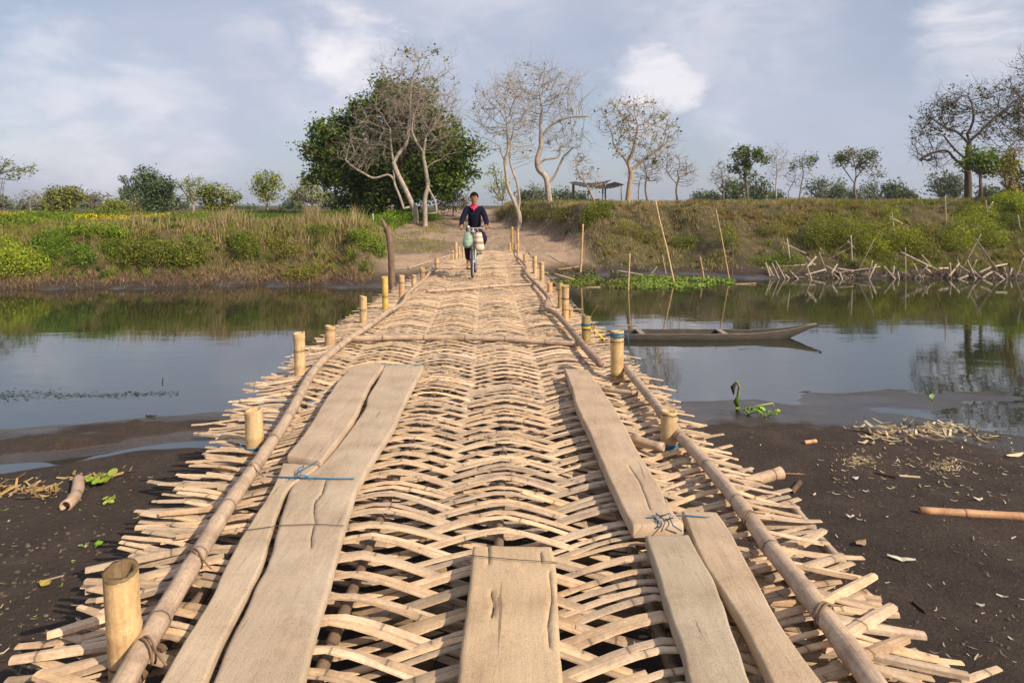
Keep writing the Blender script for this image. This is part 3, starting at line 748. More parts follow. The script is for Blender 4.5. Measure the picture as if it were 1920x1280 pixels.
plank([(1210, 1002), (1226, 1050), (1252, 1140), (1275, 1200), (1300, 1310)], [(1291, 1000), (1318, 1050), (1342, 1095), (1376, 1190), (1418, 1310)],
      'greyish plank starting right under the knotted plank end', (.90, .93, .93), seed=6, th=.05)
plank([(1279, 955), (1290, 985), (1302, 1015), (1325, 1062), (1362, 1118), (1400, 1180), (1463, 1310)], [(1345, 958), (1372, 1000), (1400, 1050), (1452, 1150), (1500, 1220), (1568, 1310)],
      'curved plank nearest to the speckled kerb pole', (1.02, .98, .93), seed=7, th=.045)
def cord(pts, label, r=.005, col='blue', knots=(), z=PZ + .05):
    t = MB(); P = [G(x, y, z + dz) for x, y, dz in pts]; t.tube(P, r, 6, TW[col] if isinstance(col, str) else col)
    for kp in knots: t.tube([G(x, y, z + dz) for x, y, dz in kp], r * .75, 6, TW[col] if isinstance(col, str) else col)
    t.build('cord', M['cord'], None, True, label=label, cat='cord')
cord([(500, 893, -.03), (527, 894, .0), (570, 895, .0), (620, 897, .0), (662, 897, .0), (668, 896, -.03)], 'blue cord wrapped round two planks with a loose knot', .0038, 'blue',
     ([(555, 888, .01), (565, 880, .03), (588, 868, .02), (598, 862, .0)], [(556, 893, .0), (560, 878, .02), (570, 872, .03), (562, 890, .01), (578, 892, .01)], [(540, 898, .01), (566, 890, .02), (585, 898, .0)]))
cord([(1186, 966, -.03), (1192, 968, .01), (1240, 966, .015), (1285, 966, .0), (1320, 969, .0), (1352, 972, -.02)], 'blue cord knotted over the end of the straight plank', .0040, (.05, .12, .18),
     ([(1225, 967, .02), (1240, 985, .02), (1228, 990, .0), (1232, 972, .03)], [(1238, 968, .02), (1255, 962, .05), (1262, 970, .03), (1245, 975, .02)],
      [(1255, 968, .03), (1262, 985, .02), (1278, 995, -.01)], [(1230, 962, .03), (1248, 976, .03), (1240, 996, .0)], [(1195, 973, .0), (1215, 970, .02), (1232, 968, .025)]))
cord([(715, 682, -.02), (725, 683, .003), (770, 683, .003), (795, 684, .0), (797, 686, -.03)], 'thin blue-green cord across the far end of the wavy plank', .004, (.13, .26, .27))
cord([(455, 994, -.01), (470, 992, .0), (530, 984, .0), (600, 982, .0), (646, 985, .0)], 'thin dark wire across the wide wavy plank', .0018, 'dark')
cord([(880, 1040, -.01), (888, 1041, .01), (960, 1048, .01), (1038, 1053, .01), (1044, 1056, -.02)], 'thin dark wire over the broad middle plank', .0018, 'dark')

# ------------------------------------------------------------------ plants
def leafquads(P, size, tint, nrm=None, aspect=.55, seed=0):
    """P (n,3) leaf places; returns vertices, quads, tints"""
    q = np.random.default_rng(seed); n = len(P)
    size = np.broadcast_to(np.asarray(size, float), (n,))[:, None]
    d = q.normal(size=(n, 3)); d[:, 2] *= .6
    if nrm is not None: d = d * .8 + nrm * .5
    d /= np.linalg.norm(d, axis=1, keepdims=True)
    r = q.normal(size=(n, 3))
    if nrm is not None: r = r + nrm * 1.2 + np.array([0, 0, .5])
    s = np.cross(d, r); s /= np.linalg.norm(s, axis=1, keepdims=True) + 1e-9
    up = np.cross(s, d)
    V = np.stack([P - d * size * .5, P + s * size * aspect * .5 - up * size * .06, P + d * size * .5 - up * size * .12, P - s * size * aspect * .5 - up * size * .06], 1)
    return V.reshape(-1, 3), np.arange(n * 4).reshape(n, 4), np.repeat(tint, 4, 0)
def palette(n, cols, q, jit=.18):
    c = np.array(cols)[q.integers(0, len(cols), n)]; k = q.uniform(1 - jit, 1 + jit, (n, 1)); return c * k
def crown_points(lobes, n, q, shell=.55, clump=None, Y0=None):
    """lobes in world: (centre, (rx,ry,rz)); points gather in clumps towards each lobe's skin"""
    vol = np.array([l[1][0] * l[1][1] + l[1][0] * l[1][2] for l in lobes]); pr = vol / vol.sum()
    nc = max(1, n // (clump or 1)); li = q.choice(len(lobes), nc, p=pr)
    C = np.array([l[0] for l in lobes])[li]; Rr = np.array([l[1] for l in lobes])[li]
    d = q.normal(size=(nc, 3)); d /= np.linalg.norm(d, axis=1, keepdims=True)
    rad = shell + (1 - shell) * q.random((nc, 1)) ** .6
    rad *= 1 + .12 * q.normal(size=(nc, 1))
    P = C + d * Rr * rad; Nn = d / Rr; Nn /= np.linalg.norm(Nn, axis=1, keepdims=True)
    if clump:
        P = np.repeat(P, clump, 0); Nn = np.repeat(Nn, clump, 0)
    return P, Nn
def leaf_mesh(name, lobes, n, size, cols, seed, parent=None, clump=6, cr=.18, shell=.55, jit=.3, mat='leaf', aspect=.55, clip=None, **props):
    q = np.random.default_rng(seed)
    P, Nn = crown_points(lobes, n, q, shell, clump)
    m = len(P); P = P + q.normal(size=(m, 3)) * cr
    base = np.repeat(palette(m // clump, cols, q, jit), clump, 0) * q.uniform(.85, 1.15, (m, 1))
    if clip is not None:
        k = clip(P); P, Nn, base = P[k], Nn[k], base[k]
    sz = size * q.uniform(.6, 1.25, len(P))
    V, Fq, T = leafquads(P, sz, base, Nn, aspect, seed)
    return mk(name, V, Fq, M[mat], parent, None, T, False, **props)

def resample(P, step):
    P = [np.array(p, float) for p in P]; out = [P[0]]
    n = len(P)
    for i in range(n - 1):
        L = np.linalg.norm(P[i + 1] - P[i]); k = max(1, int(round(L / step)))
        p0 = P[max(i - 1, 0)]; p3 = P[min(i + 2, n - 1)]
        for j in range(1, k + 1):
            t = j / k
            out.append(.5 * (2 * P[i] + (P[i + 1] - p0) * t + (2 * p0 - 5 * P[i] + 4 * P[i + 1] - p3) * t * t + (3 * P[i] - p0 - 3 * P[i + 1] + p3) * t ** 3))
    return out
def grow(stems, att, step, dk, q, iters=170, free=.35, di=1e9, jit=.12, up=0.0):
    """stems: polylines of (x, depth, y) in photograph pixels at the tree's distance; att: places twigs reach for"""
    pos = []; par = []; stem_n = []
    for si, s in enumerate(stems):
        P = resample([(p[0], p[1] if len(p) > 2 else 0, p[-1]) for p in s], step)
        if si == 0: pos.append(P[0]); par.append(-1); last = 0
        else:
            A = np.array(pos); last = int(np.argmin(((A - P[0]) ** 2).sum(1)))
        for p in P[1:]: pos.append(p); par.append(last); last = len(pos) - 1
    ns = len(pos); cap = 9000
    A = np.zeros((cap, 3)); A[:ns] = pos
    zb = A[0, 2]; zt = A[:ns, 2].min()
    can = np.ones(cap, bool); can[:ns] = (zb - A[:ns, 2]) > free * (zb - zt)
    att = att.copy(); m = len(att)
    near = np.full(m, -1); nd = np.full(m, 1e18)
    idx0 = np.nonzero(can[:ns])[0]
    D = ((att[:, None, :] - A[idx0][None]) ** 2).sum(2); k = D.argmin(1); near = idx0[k]; nd = D[np.arange(m), k]
    n = ns; alive = nd > dk * dk; last_dir = {}
    for it in range(iters):
        act = np.nonzero(alive & (nd < di * di))[0]
        if len(act) == 0: break
        v = att[act] - A[near[act]]; v /= np.linalg.norm(v, axis=1, keepdims=True)
        un, inv = np.unique(near[act], return_inverse=True)
        S = np.zeros((len(un), 3)); np.add.at(S, inv, v)
        S /= np.linalg.norm(S, axis=1, keepdims=True) + 1e-9
        S += q.normal(size=S.shape) * jit; S[:, 2] -= up; S /= np.linalg.norm(S, axis=1, keepdims=True)
        new = A[un] + S * step
        ok = []
        for j, u_ in enumerate(un):
            ld = last_dir.get(int(u_))
            if ld is not None and np.dot(ld[0], S[j]) > .985:
                ld[1] += 1
                if ld[1] > 3: continue
            last_dir[int(u_)] = [S[j], (ld[1] if ld else 0)]
            ok.append(j)
        if not ok:
            break
        new = new[ok]; e = n + len(new)
        if e > cap: break
        A[n:e] = new; par += [int(un[j]) for j in ok]
        D = ((att[:, None, :] - new[None]) ** 2).sum(2); k = D.argmin(1); dm = D[np.arange(m), k]
        b = dm < nd; near[b] = n + k[b]; nd[b] = dm[b]
        alive &= nd > dk * dk; n = e
    return A[:n], np.array(par[:n]), ns
def skeleton(name_parent, A, par, ns, w, r_tip, e, base_r, mat, tint, twigf=.8):
    n = len(A); r = np.zeros(n); ch = [[] for _ in range(n)]
    for i in range(n):
        if par[i] >= 0: ch[par[i]].append(i)
    depth_ = np.zeros(n, int)
    for i in range(1, n): depth_[i] = depth_[par[i]] + 1
    for i in range(n - 1, -1, -1):
        r[i] = r_tip if not ch[i] else (sum(r[c] ** e for c in ch[i])) ** (1 / e)
    hgt = np.clip((A[0, 2] - A[:, 2]) / (A[0, 2] - A[:, 2].min() + 1e-6), 0, 1)
    r = r_tip + (base_r - r_tip) * ((r - r_tip) / (r[0] - r_tip)) * (1 - .62 * hgt ** .8)
    r[:ns] = np.maximum(r[:ns], base_r * .45 * (1 - .78 * hgt[:ns]))
    r[0] *= 1.3
    if n > 2: r[1] *= 1.1
    trunk = MB(); twigs = MB()
    W = w(A); start = [(0, None)]
    while start:
        i, pre = start.pop(); chain = [i] if pre is None else [pre, i]
        while ch[i]:
            cs = sorted(ch[i], key=lambda c: -r[c]); start += [(c, i) for c in cs[1:]]; i = cs[0]; chain.append(i)
        rad = [r[j] for j in chain]
        if pre is not None: rad[0] = min(rad[1] * 1.05, r[pre])
        big = max(rad) > base_r * .34; kf_ = R.uniform(.85, 1.1)
        (trunk if big else twigs).tube([Vector(W[j]) for j in chain], rad, 8 if big and base_r > .08 else (4 if max(rad) > .03 else 3), tuple(t * kf_ for t in tint), cap=big)
    trunk.build('trunk', M[mat], name_parent, True)
    if twigs.V: twigs.build('branches', M[mat], name_parent, True, kind='stuff')
    tips = [i for i in range(n) if not ch[i]]
    # fine terminal twigs
    fine = MB(); q = random.Random(n); sc = (W.max(0) - W.min(0))[2]; V = []; Fc = []
    cand = [i for i in range(n) if r[i] < r_tip * 2.6 and par[i] >= 0]
    def sprig(p, d, L, r0, lev):
        m = p + d * L * .5 + Vector((q.gauss(0, .06), q.gauss(0, .06), q.gauss(.02, .05))) * L; e_ = p + d * L + Vector((q.gauss(0, .12), q.gauss(0, .12), q.gauss(.06, .1))) * L
        fine.tube([p, m, e_], [r0, r0 * .8, r0 * .35], 3, tuple(t * 1.0 for t in tint), cap=False)
        if lev:
            for _ in range(lev):
                dd = (d + Vector((q.gauss(0, .6), q.gauss(0, .6), q.gauss(.1, .5)))).normalized(); sprig(m if q.random() < .6 else e_, dd, L * q.uniform(.45, .75), r0 * .7, lev - 1)
    for i in cand:
        if q.random() > twigf * (1 if not ch[i] else .55): continue
        p = Vector(W[i]); d = (p - Vector(W[par[i]])).normalized()
        dd = (d + Vector((q.gauss(0, .6), q.gauss(0, .6), q.gauss(.12, .45)))).normalized()
        sprig(p, dd, sc * q.uniform(.045, .10), r_tip * .65, 2 if q.random() < .5 else 1)
    if fine.V: fine.build('twigs', M[mat], name_parent, True, kind='stuff')
    return W, tips, r
def lobes_px(lobes, Y0, depth=1.0):
    s = Y0 / F; out = []
    for l in lobes:
        cx, cy, rx, ry = l[:4]; dz = l[4] if len(l) > 4 else 0
        c = U(cx, cy, Y0); out.append(((c.x, Y0 + dz * s, c.z), (rx * s, max(rx, ry) * s * depth, ry * s)))
    return out
def tree(label, cat, Y0, stems, env, n_att, base_r, tint, seed, leaves=None, group=None, r_tip=.010, step=5, dk=6, free=.35, e=2.05, shell=.35, name='bare_tree', mat='bark', up=0.0, spread=1.0):
    q = np.random.default_rng(seed); s = Y0 / F
    bx, by = stems[0][0][0], stems[0][0][-1]
    b = U(bx, by, Y0); gz = tz(b.x, b.y)
    root = empty(name, (b.x, b.y, gz), label, cat, group)
    dpy = (CAMZ - gz) / s + HOR          # where the land really is below the trunk
    if dpy > by: stems = [[(stems[0][0][0], dpy + 4)] + list(stems[0])] + list(stems[1:])
    vol = np.array([l[2] * l[3] for l in env], float); li = q.choice(len(env), n_att, p=vol / vol.sum())
    E = np.array([l[:4] for l in env], float)[li]
    d = q.normal(size=(n_att, 3)); d /= np.linalg.norm(d, axis=1, keepdims=True)
    rad = (shell + (1 - shell) * q.random((n_att, 1)) ** .5)
    att = np.stack([E[:, 0] + d[:, 0] * E[:, 2] * rad[:, 0], d[:, 1] * np.maximum(E[:, 2], E[:, 3]) * rad[:, 0] * .8 * spread, E[:, 1] + d[:, 2] * E[:, 3] * rad[:, 0]], 1)
    A, par, ns = grow(stems, att, step, dk, q, free=free, up=up)
    w = lambda A_: np.stack([(A_[:, 0] - 960) * s, Y0 + A_[:, 1] * s, CAMZ - (A_[:, 2] - HOR) * s], 1)
    W, tips, r = skeleton(root, A, par, ns, w, r_tip, e, base_r, mat, tint)
    if leaves:
        n, size, cols, cr = leaves[:4]; where = leaves[4] if len(leaves) > 4 else None
        T = W[tips]
        if where is not None: T = T[[where(A[i]) for i in tips]]
        if len(T):
            P = T[q.integers(0, len(T), n)] + q.normal(size=(n, 3)) * cr
            V, Fq, TT = leafquads(P, size * q.uniform(.6, 1.3, n), palette(n, cols, q, .25), None, .6, seed)
            mk('leaves', V, Fq, M['leaf'], root, None, TT)
    return root
def leafy(label, cat, Y0, base, lobes, n, size, cols, seed, trunk_r=.12, group=None, name='leafy_tree', clump=6, cr=.16, shell=.5, bark=(.16, .12, .09), limbs=3, extra=None):
    if name != 'broadleaf_tree':
        n = int(n * .72); cols = [(1.55 * c_[0], 1.5 * c_[1], 1.2 * c_[2]) for c_ in cols]; q0 = random.Random(seed); shell = .62
        lobes = [l for l in lobes] + [(l[0] + q0.uniform(-1, 1) * l[2], l[1] - q0.uniform(-.4, 1.0) * l[3], l[2] * .45, l[3] * .4, q0.uniform(-8, 8)) for l in lobes for _ in range(2)]
        lobes = [(l[0], l[1], l[2] * .82, l[3] * .78) + tuple(l[4:]) for l in lobes]
    b = U(base[0], base[1], Y0); gz = tz(b.x, b.y); root = empty(name, (b.x, b.y, gz), label, cat, group)
    L = lobes_px(lobes, Y0); q = random.Random(seed); t = MB()
    top = max(l[0][2] for l in L)
    fork = gz + (min(l[0][2] - l[1][2] * .5 for l in L) - gz) * .9
    fork = max(fork, gz + .15 * (top - gz))
    t.tube([(b.x, b.y, gz - .1), (b.x + .03, b.y, (gz + fork) / 2), (b.x, b.y, fork)], [trunk_r * 1.25, trunk_r, trunk_r * .85], 8, bark)
    for l in L:
        c = Vector(l[0]); mid = Vector((b.x, b.y, fork)).lerp(c, .5) + Vector((0, 0, -.08 * (c.z - fork)))
        t.tube([(b.x, b.y, fork - .02), mid, c + Vector((0, 0, l[1][2] * .2))], [trunk_r * .7, trunk_r * .42, trunk_r * .12], 5, bark)
        for k in range(limbs):
            d = Vector((q.gauss(0, 1), q.gauss(0, 1), abs(q.gauss(0, .8)))).normalized()
            e_ = c + Vector((d.x * l[1][0], d.y * l[1][1], d.z * l[1][2])) * .85
            t.tube([mid, c.lerp(e_, .4), e_], [trunk_r * .3, trunk_r * .18, trunk_r * .06], 4, bark)
    t.build('trunk', M['bark'], root, True)
    leaf_mesh('crown', L, n, size, cols, seed, root, clump, cr, shell)
    return root

# big dense tree with the dark crown
DG = [(.05, .095, .010), (.08, .135, .016), (.14, .20, .028), (.21, .26, .045), (.05, .08, .014)]
Lb = [(735, 185, 38, 38, 0), (705, 225, 48, 45, -25), (775, 215, 55, 45, 15), (830, 250, 50, 50, 0), (650, 275, 42, 42, -10), (700, 290, 60, 55, -60), (615, 310, 40, 34, 10), (605, 325, 32, 26, -35),
      (655, 345, 48, 42, -30), (765, 300, 70, 60, -70), (845, 305, 45, 42, -40), (870, 325, 34, 26, 0), (835, 350, 45, 28, -50), (720, 360, 50, 36, -60), (775, 360, 50, 26, -40), (680, 378, 40, 26, -20),
      (860, 268, 36, 34, 20), (760, 260, 80, 70, 40), (640, 385, 30, 20, -10), (690, 320, 70, 60, 60), (800, 320, 70, 50, 60), (590, 300, 20, 16, -10), (895, 325, 18, 13, -20)]
Lb += [(712, 158, 22, 20, -10), (735, 165, 26, 22, -20), (690, 195, 28, 22, -20), (775, 172, 30, 22, 0), (803, 188, 26, 20, 0), (655, 225, 26, 22, -10), (625, 258, 26, 22, 0), (745, 190, 50, 30, -30)]
fq = random.Random(9)
Lb = [(740 + (a - 740) * .96, b_, c * .78, d * .78, e_) for a, b_, c, d, e_ in Lb]
for k in range(70):
    a_ = fq.uniform(0, 6.283); cx = 738 + 150 * math.cos(a_) * fq.uniform(.5, 1); cy = 285 - 118 * math.sin(a_) * fq.uniform(.5, 1)
    if cx < 690 and cy < 200: continue
    if cx > 830 and cy < 215: continue
    Lb.append((cx, cy, fq.uniform(13, 26), fq.uniform(10, 19), fq.uniform(-75, 20)))
leafy('huge round dark green broadleaf tree behind the bare trees', 'tree', 37.0, (752, 396), Lb, 46000, .20, DG, 3, trunk_r=.42, name='broadleaf_tree', clump=10, cr=.17, shell=.82, bark=(.10, .07, .05))

PALE = (.36, .30, .24)
tree('pale bare tree whose twin trunks lean left before the dark crown', 'tree', 33.0,
     [[(778, 396), (768, 372), (755, 345), (744, 322), (737, 300), (733, 270), (731, 240)],
      [(758, 395), (750, 370), (740, 345), (739, 330), (738, 318)],
      [(739, 338), (728, 328), (701, 334), (680, 324), (660, 312), (648, 300)], [(738, 305), (748, 288), (762, 268), (768, 225), (769, 190), (773, 150)]],
     [(782, 130, 78, 42), (760, 180, 70, 55), (700, 250, 55, 60), (668, 285, 40, 36), (745, 220, 60, 60), (835, 165, 28, 28)], 620, .155, PALE, 21,
     leaves=(260, .13, [(.12, .16, .03), (.16, .18, .05), (.14, .10, .04)], .12, lambda a: a[2] < 165), r_tip=.012, free=.22)
tree('pale bare tree standing on two short legs right of the leaning trunks', 'tree', 32.5,
     [[(797, 396), (797, 372), (802, 349), (800, 330), (797, 311), (794, 290), (799, 255)], [(819, 402), (816, 378), (808, 362), (802, 350)], [(799, 316), (812, 305), (825, 300)], [(797, 290), (780, 265), (772, 245)]],
     [(800, 235, 62, 62), (845, 230, 32, 50), (790, 190, 70, 35), (840, 285, 30, 20)], 420, .125, PALE, 22, r_tip=.012, free=.3)
tree('slim bare tree with two stems rising from one foot beside the path', 'tree', 31.0,
     [[(971, 432), (974, 415), (972, 398), (963, 375), (953, 352), (949, 325), (947, 300), (953, 280), (952, 255), (950, 225)],
      [(971, 398), (974, 375), (970, 345), (962, 322), (956, 300), (957, 270), (965, 235)], [(947, 302), (941, 290), (937, 274)]],
     [(938, 205, 58, 60), (930, 180, 50, 36), (975, 210, 40, 50), (960, 255, 50, 30), (915, 260, 30, 30), (985, 290, 22, 20)], 480, .12, PALE, 23, leaves=(60, .12, [(.10, .07, .04), (.13, .09, .05)], .1), r_tip=.012, free=.35)
tree('tall bare tree with a crooked trunk and wide arching crown', 'tree', 33.0,
     [[(1032, 399), (1029, 370), (1024, 334), (1010, 318), (1007, 300), (1014, 275), (1014, 255), (1014, 225), (1016, 205), (1012, 175)], [(1026, 345), (1040, 330), (1052, 304), (1058, 292)],
      [(1015, 258), (1030, 238), (1050, 226), (1070, 220), (1100, 218)], [(1008, 312), (1020, 300), (1045, 295), (1050, 285)]],
     [(1015, 165, 82, 46), (1000, 150, 60, 36), (1060, 190, 50, 40), (1080, 225, 34, 26), (1060, 262, 52, 26), (975, 200, 36, 40), (1030, 215, 50, 40), (1085, 270, 26, 18)], 720, .165, PALE, 24,
     leaves=(90, .12, [(.08, .06, .03), (.1, .09, .04)], .1), r_tip=.012, free=.4)
tree('bare round-crowned tree with scattered yellow-green leaves beside the shelter', 'tree', 32.0,
     [[(1177, 377), (1180, 350), (1183, 325), (1178, 305), (1186, 285), (1192, 260), (1196, 235)], [(1182, 322), (1172, 300), (1160, 285), (1150, 270)], [(1184, 318), (1200, 305), (1220, 290), (1240, 275)]],
     [(1196, 235, 62, 52), (1155, 225, 40, 42), (1240, 255, 36, 40), (1200, 285, 62, 22), (1190, 205, 40, 26)], 640, .14, (.36, .26, .18), 25,
     leaves=(620, .14, [(.22, .24, .05), (.16, .20, .04), (.20, .13, .05), (.10, .13, .03)], .10), r_tip=.011, free=.45)
tree('small bare tree right of the round-crowned one', 'tree', 42.0, [[(1270, 378), (1268, 355), (1272, 335), (1270, 320)], [(1269, 345), (1256, 330), (1250, 318)]],
     [(1272, 315, 34, 28), (1255, 300, 18, 22), (1290, 330, 18, 22)], 230, .075, (.26, .2, .15), 26, r_tip=.014, free=.3, step=4, dk=4)
tree('thin brown bare tree between the round-crowned tree and the small bare one', 'tree', 46.0, [[(1214, 378), (1210, 355), (1212, 330), (1208, 310)], [(1197, 378), (1198, 350), (1202, 330)]],
     [(1212, 310, 28, 30), (1196, 325, 22, 24), (1228, 325, 16, 24)], 240, .08, (.20, .15, .12), 27, r_tip=.015, free=.25, step=4, dk=4)
tree('low bare sapling with a few buds in front of the shelter', 'tree', 31.0, [[(1119, 390), (1112, 372), (1104, 355), (1096, 342), (1090, 322)], [(1105, 358), (1116, 350), (1128, 345)], [(1092, 338), (1084, 325), (1082, 310)]],
     [(1090, 312, 28, 26), (1120, 350, 18, 14), (1100, 325, 28, 14)], 150, .055, (.36, .27, .18), 28, leaves=(150, .10, [(.20, .22, .05), (.13, .08, .04)], .1), r_tip=.010, free=.2, step=4, dk=5)
# right bank skyline
GR = [(.09, .13, .03), (.13, .17, .04), (.16, .20, .05), (.07, .10, .025)]
tree('small green tree in flat leafy tiers above the grey bushes', 'tree', 40.0, [[(1402, 382), (1400, 350), (1396, 325), (1400, 300), (1402, 285)], [(1400, 345), (1385, 325)], [(1398, 320), (1418, 300)]],
     [(1400, 288, 36, 12), (1388, 315, 22, 12), (1422, 300, 22, 10), (1408, 330, 18, 10)], 260, .09, (.20, .16, .11), 29, leaves=(1500, .17, GR, .12), r_tip=.012, free=.25, step=4, dk=4, name='leafy_tree')
tree('pale feathery bare tree right of the tiered green tree', 'tree', 44.0, [[(1456, 383), (1455, 350), (1457, 320), (1455, 300)]], [(1458, 300, 24, 30), (1458, 320, 20, 20)], 230, .06, (.42, .38, .34), 30, r_tip=.012, free=.25, step=4, dk=4, up=.15)
tree('bare twiggy tree left of the tiered green tree', 'tree', 46.0, [[(1357, 382), (1356, 350), (1354, 335)]], [(1354, 325, 24, 22), (1350, 340, 18, 16)], 220, .07, (.24, .2, .16), 31, r_tip=.014, free=.25, step=4, dk=4)
tree('thin half-leafy tree between the feathery tree and the flat-topped tree', 'tree', 42.0, [[(1497, 383), (1502, 350), (1506, 325), (1504, 305)], [(1481, 383), (1478, 362), (1486, 345), (1492, 330)]], [(1506, 305, 24, 14), (1488, 335, 18, 20), (1515, 325, 16, 14)], 230, .06, (.26, .22, .17), 32,
     leaves=(420, .13, GR, .15, lambda a: a[2] < 318), r_tip=.012, free=.3, step=4, dk=4)
tree('flat-topped green tree standing alone on the high bank', 'tree', 42.0, [[(1604, 372), (1602, 350), (1605, 325), (1600, 300)], [(1603, 345), (1585, 320), (1575, 305)], [(1604, 335), (1622, 312), (1635, 300)]],
     [(1605, 292, 42, 12), (1640, 328, 16, 9), (1578, 305, 18, 12), (1625, 308, 24, 12)], 280, .085, (.22, .18, .13), 33, leaves=(1400, .14, [(.12, .14, .04), (.16, .17, .05), (.09, .10, .03)], .14), r_tip=.012, free=.3, step=4, dk=4, name='leafy_tree')
tree('large spreading dark-limbed tree with sparse leaves near the frame edge', 'tree', 30.0,
     [[(1815, 372), (1815, 335), (1814, 300), (1817, 265), (1812, 250)], [(1815, 268), (1795, 248), (1770, 238), (1745, 220)], [(1813, 315), (1790, 298), (1775, 283), (1745, 288), (1725, 300)], [(1816, 266), (1835, 250), (1860, 225), (1885, 205)],
      [(1813, 255), (1825, 225), (1822, 195), (1815, 180)], [(1814, 300), (1790, 280), (1770, 255)]],
     [(1830, 180, 72, 20), (1770, 205, 44, 18), (1750, 235, 38, 26), (1750, 290, 42, 28), (1800, 230, 60, 36), (1880, 200, 50, 34), (1880, 250, 40, 40), (1735, 270, 24, 34)], 900, .17, (.13, .10, .08), 34,
     leaves=(1500, .12, [(.10, .12, .03), (.13, .13, .04), (.09, .07, .03)], .14, lambda a: a[2] < 262), r_tip=.012, free=.3, shell=.5)
tree('tall thin-twigged tree half outside the frame', 'tree', 30.5, [[(1958, 372), (1955, 330), (1948, 280), (1945, 230), (1938, 180), (1930, 140)], [(1948, 280), (1925, 260), (1905, 245)], [(1943, 210), (1920, 190), (1900, 165)]],
     [(1925, 150, 42, 36), (1915, 220, 36, 40), (1960, 200, 50, 80), (1900, 270, 26, 30), (1950, 120, 40, 30)], 520, .15, (.16, .12, .09), 35, leaves=(900, .12, [(.10, .11, .03), (.13, .09, .04)], .14), r_tip=.012, free=.25)
leafy('short bushy green tree in front of the big dark trunk', 'tree', 28.5, (1838, 372), [(1838, 300, 30, 20, 0), (1868, 312, 34, 24, 10), (1815, 306, 18, 16, 10), (1890, 305, 18, 20, 0)], 3600, .13, [(.07, .11, .02), (.10, .14, .03), (.14, .17, .05)], 36, trunk_r=.07, clump=5, cr=.12)
leafy('narrow column of reddish-yellow climbing leaves', 'tree', 27.0, (1893, 385), [(1895, 300, 12, 22, 0), (1893, 335, 16, 26, 0), (1898, 365, 22, 20, 0)], 1800, .10, [(.22, .20, .03), (.20, .10, .03), (.12, .14, .03)], 37, trunk_r=.08, clump=4, cr=.08, name='vine_covered_tree')
leafy('dark tree behind the column of climbing leaves', 'tree', 34, (1925, 380), [(1930, 340, 34, 30, 0), (1912, 370, 30, 18, 0)], 2400, .15, [(.03, .045, .015), (.05, .065, .02)], 38, trunk_r=.12)
# left skyline
YG = [(.16, .18, .04), (.20, .22, .05), (.13, .15, .03), (.10, .12, .03)]
leafy('olive bushy tree standing by the yellow flowers', 'tree', 45, (118, 404), [(105, 365, 24, 18, 0), (130, 372, 28, 20, 0), (115, 385, 32, 14, -5), (140, 365, 16, 14, 8)], 4200, .18, [(.08, .09, .03), (.12, .13, .035), (.16, .17, .04)], 41, trunk_r=.13)
leafy('tall dark blue-green tree with an upright crown', 'tree', 43, (289, 424), [(272, 328, 22, 16, 5), (292, 345, 30, 24, 0), (302, 372, 26, 26, 0), (288, 395, 30, 20, -4), (300, 350, 26, 20, 6), (280, 370, 22, 30, 0)], 6500, .17, [(.035, .06, .03), (.05, .08, .04), (.07, .10, .05)], 42, trunk_r=.13)
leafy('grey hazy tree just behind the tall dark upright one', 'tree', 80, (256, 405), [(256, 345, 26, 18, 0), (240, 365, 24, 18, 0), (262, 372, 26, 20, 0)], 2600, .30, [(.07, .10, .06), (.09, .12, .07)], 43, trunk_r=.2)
leafy('slim airy tree with pale green crown left of the yellow-green one', 'tree', 48, (362, 408), [(352, 345, 18, 16, 0), (372, 352, 20, 18, 0), (360, 372, 18, 14, 0)], 1500, .15, [(.14, .17, .07), (.18, .2, .08)], 44, trunk_r=.09, clump=3, cr=.12, bark=(.3, .26, .22))
leafy('yellow-green tree with a dark heart and spreading crown', 'tree', 44, (408, 412), [(405, 358, 28, 14, 0), (430, 368, 20, 12, 0), (390, 372, 20, 14, 0), (410, 385, 30, 16, 4), (445, 375, 8, 6, 0)], 3800, .16, [(.14, .16, .03), (.18, .2, .04), (.06, .07, .03)], 45, trunk_r=.11)
leafy('yellow-green tree on thin stems standing clear against the sky', 'tree', 46, (500, 410), [(498, 335, 24, 18, 0), (515, 350, 22, 16, 0), (485, 352, 18, 16, 0), (505, 370, 24, 12, 0)], 2900, .16, YG, 46, trunk_r=.09, clump=4, cr=.14, bark=(.28, .24, .2))
leafy('soft olive tree touching the edge of the huge dark tree', 'tree', 52, (585, 412), [(582, 345, 24, 18, 0), (570, 365, 22, 18, 0), (598, 372, 20, 20, 0)], 2700, .18, [(.13, .14, .05), (.17, .18, .06)], 47, trunk_r=.1, clump=4)
tree('brownish bare tree between the olive tree and the tall dark one', 'tree', 52, [[(190, 408), (188, 390), (190, 375)]], [(188, 375, 30, 18), (205, 385, 22, 14)], 260, .08, (.22, .16, .13), 48, r_tip=.02, free=.1, step=4, dk=4)
tree('grey bare tree left of the olive bushy tree', 'tree', 60, [[(58, 405), (56, 385), (58, 372)]], [(58, 372, 30, 20)], 200, .08, (.30, .26, .23), 49, r_tip=.02, free=.1, step=4, dk=4)
leafy('bright yellow-green low tree left of the tall dark tree', 'tree', 46, (215, 412), [(212, 382, 22, 12, 0), (228, 390, 24, 14, 0), (200, 394, 20, 10, 0)], 2200, .15, YG, 50, trunk_r=.07)
leafy('olive tree mass right of the bright low tree', 'tree', 50, (250, 414), [(245, 392, 24, 20, 0), (262, 388, 14, 20, 0)], 1900, .16, [(.10, .10, .04), (.14, .13, .05)], 51, trunk_r=.07)
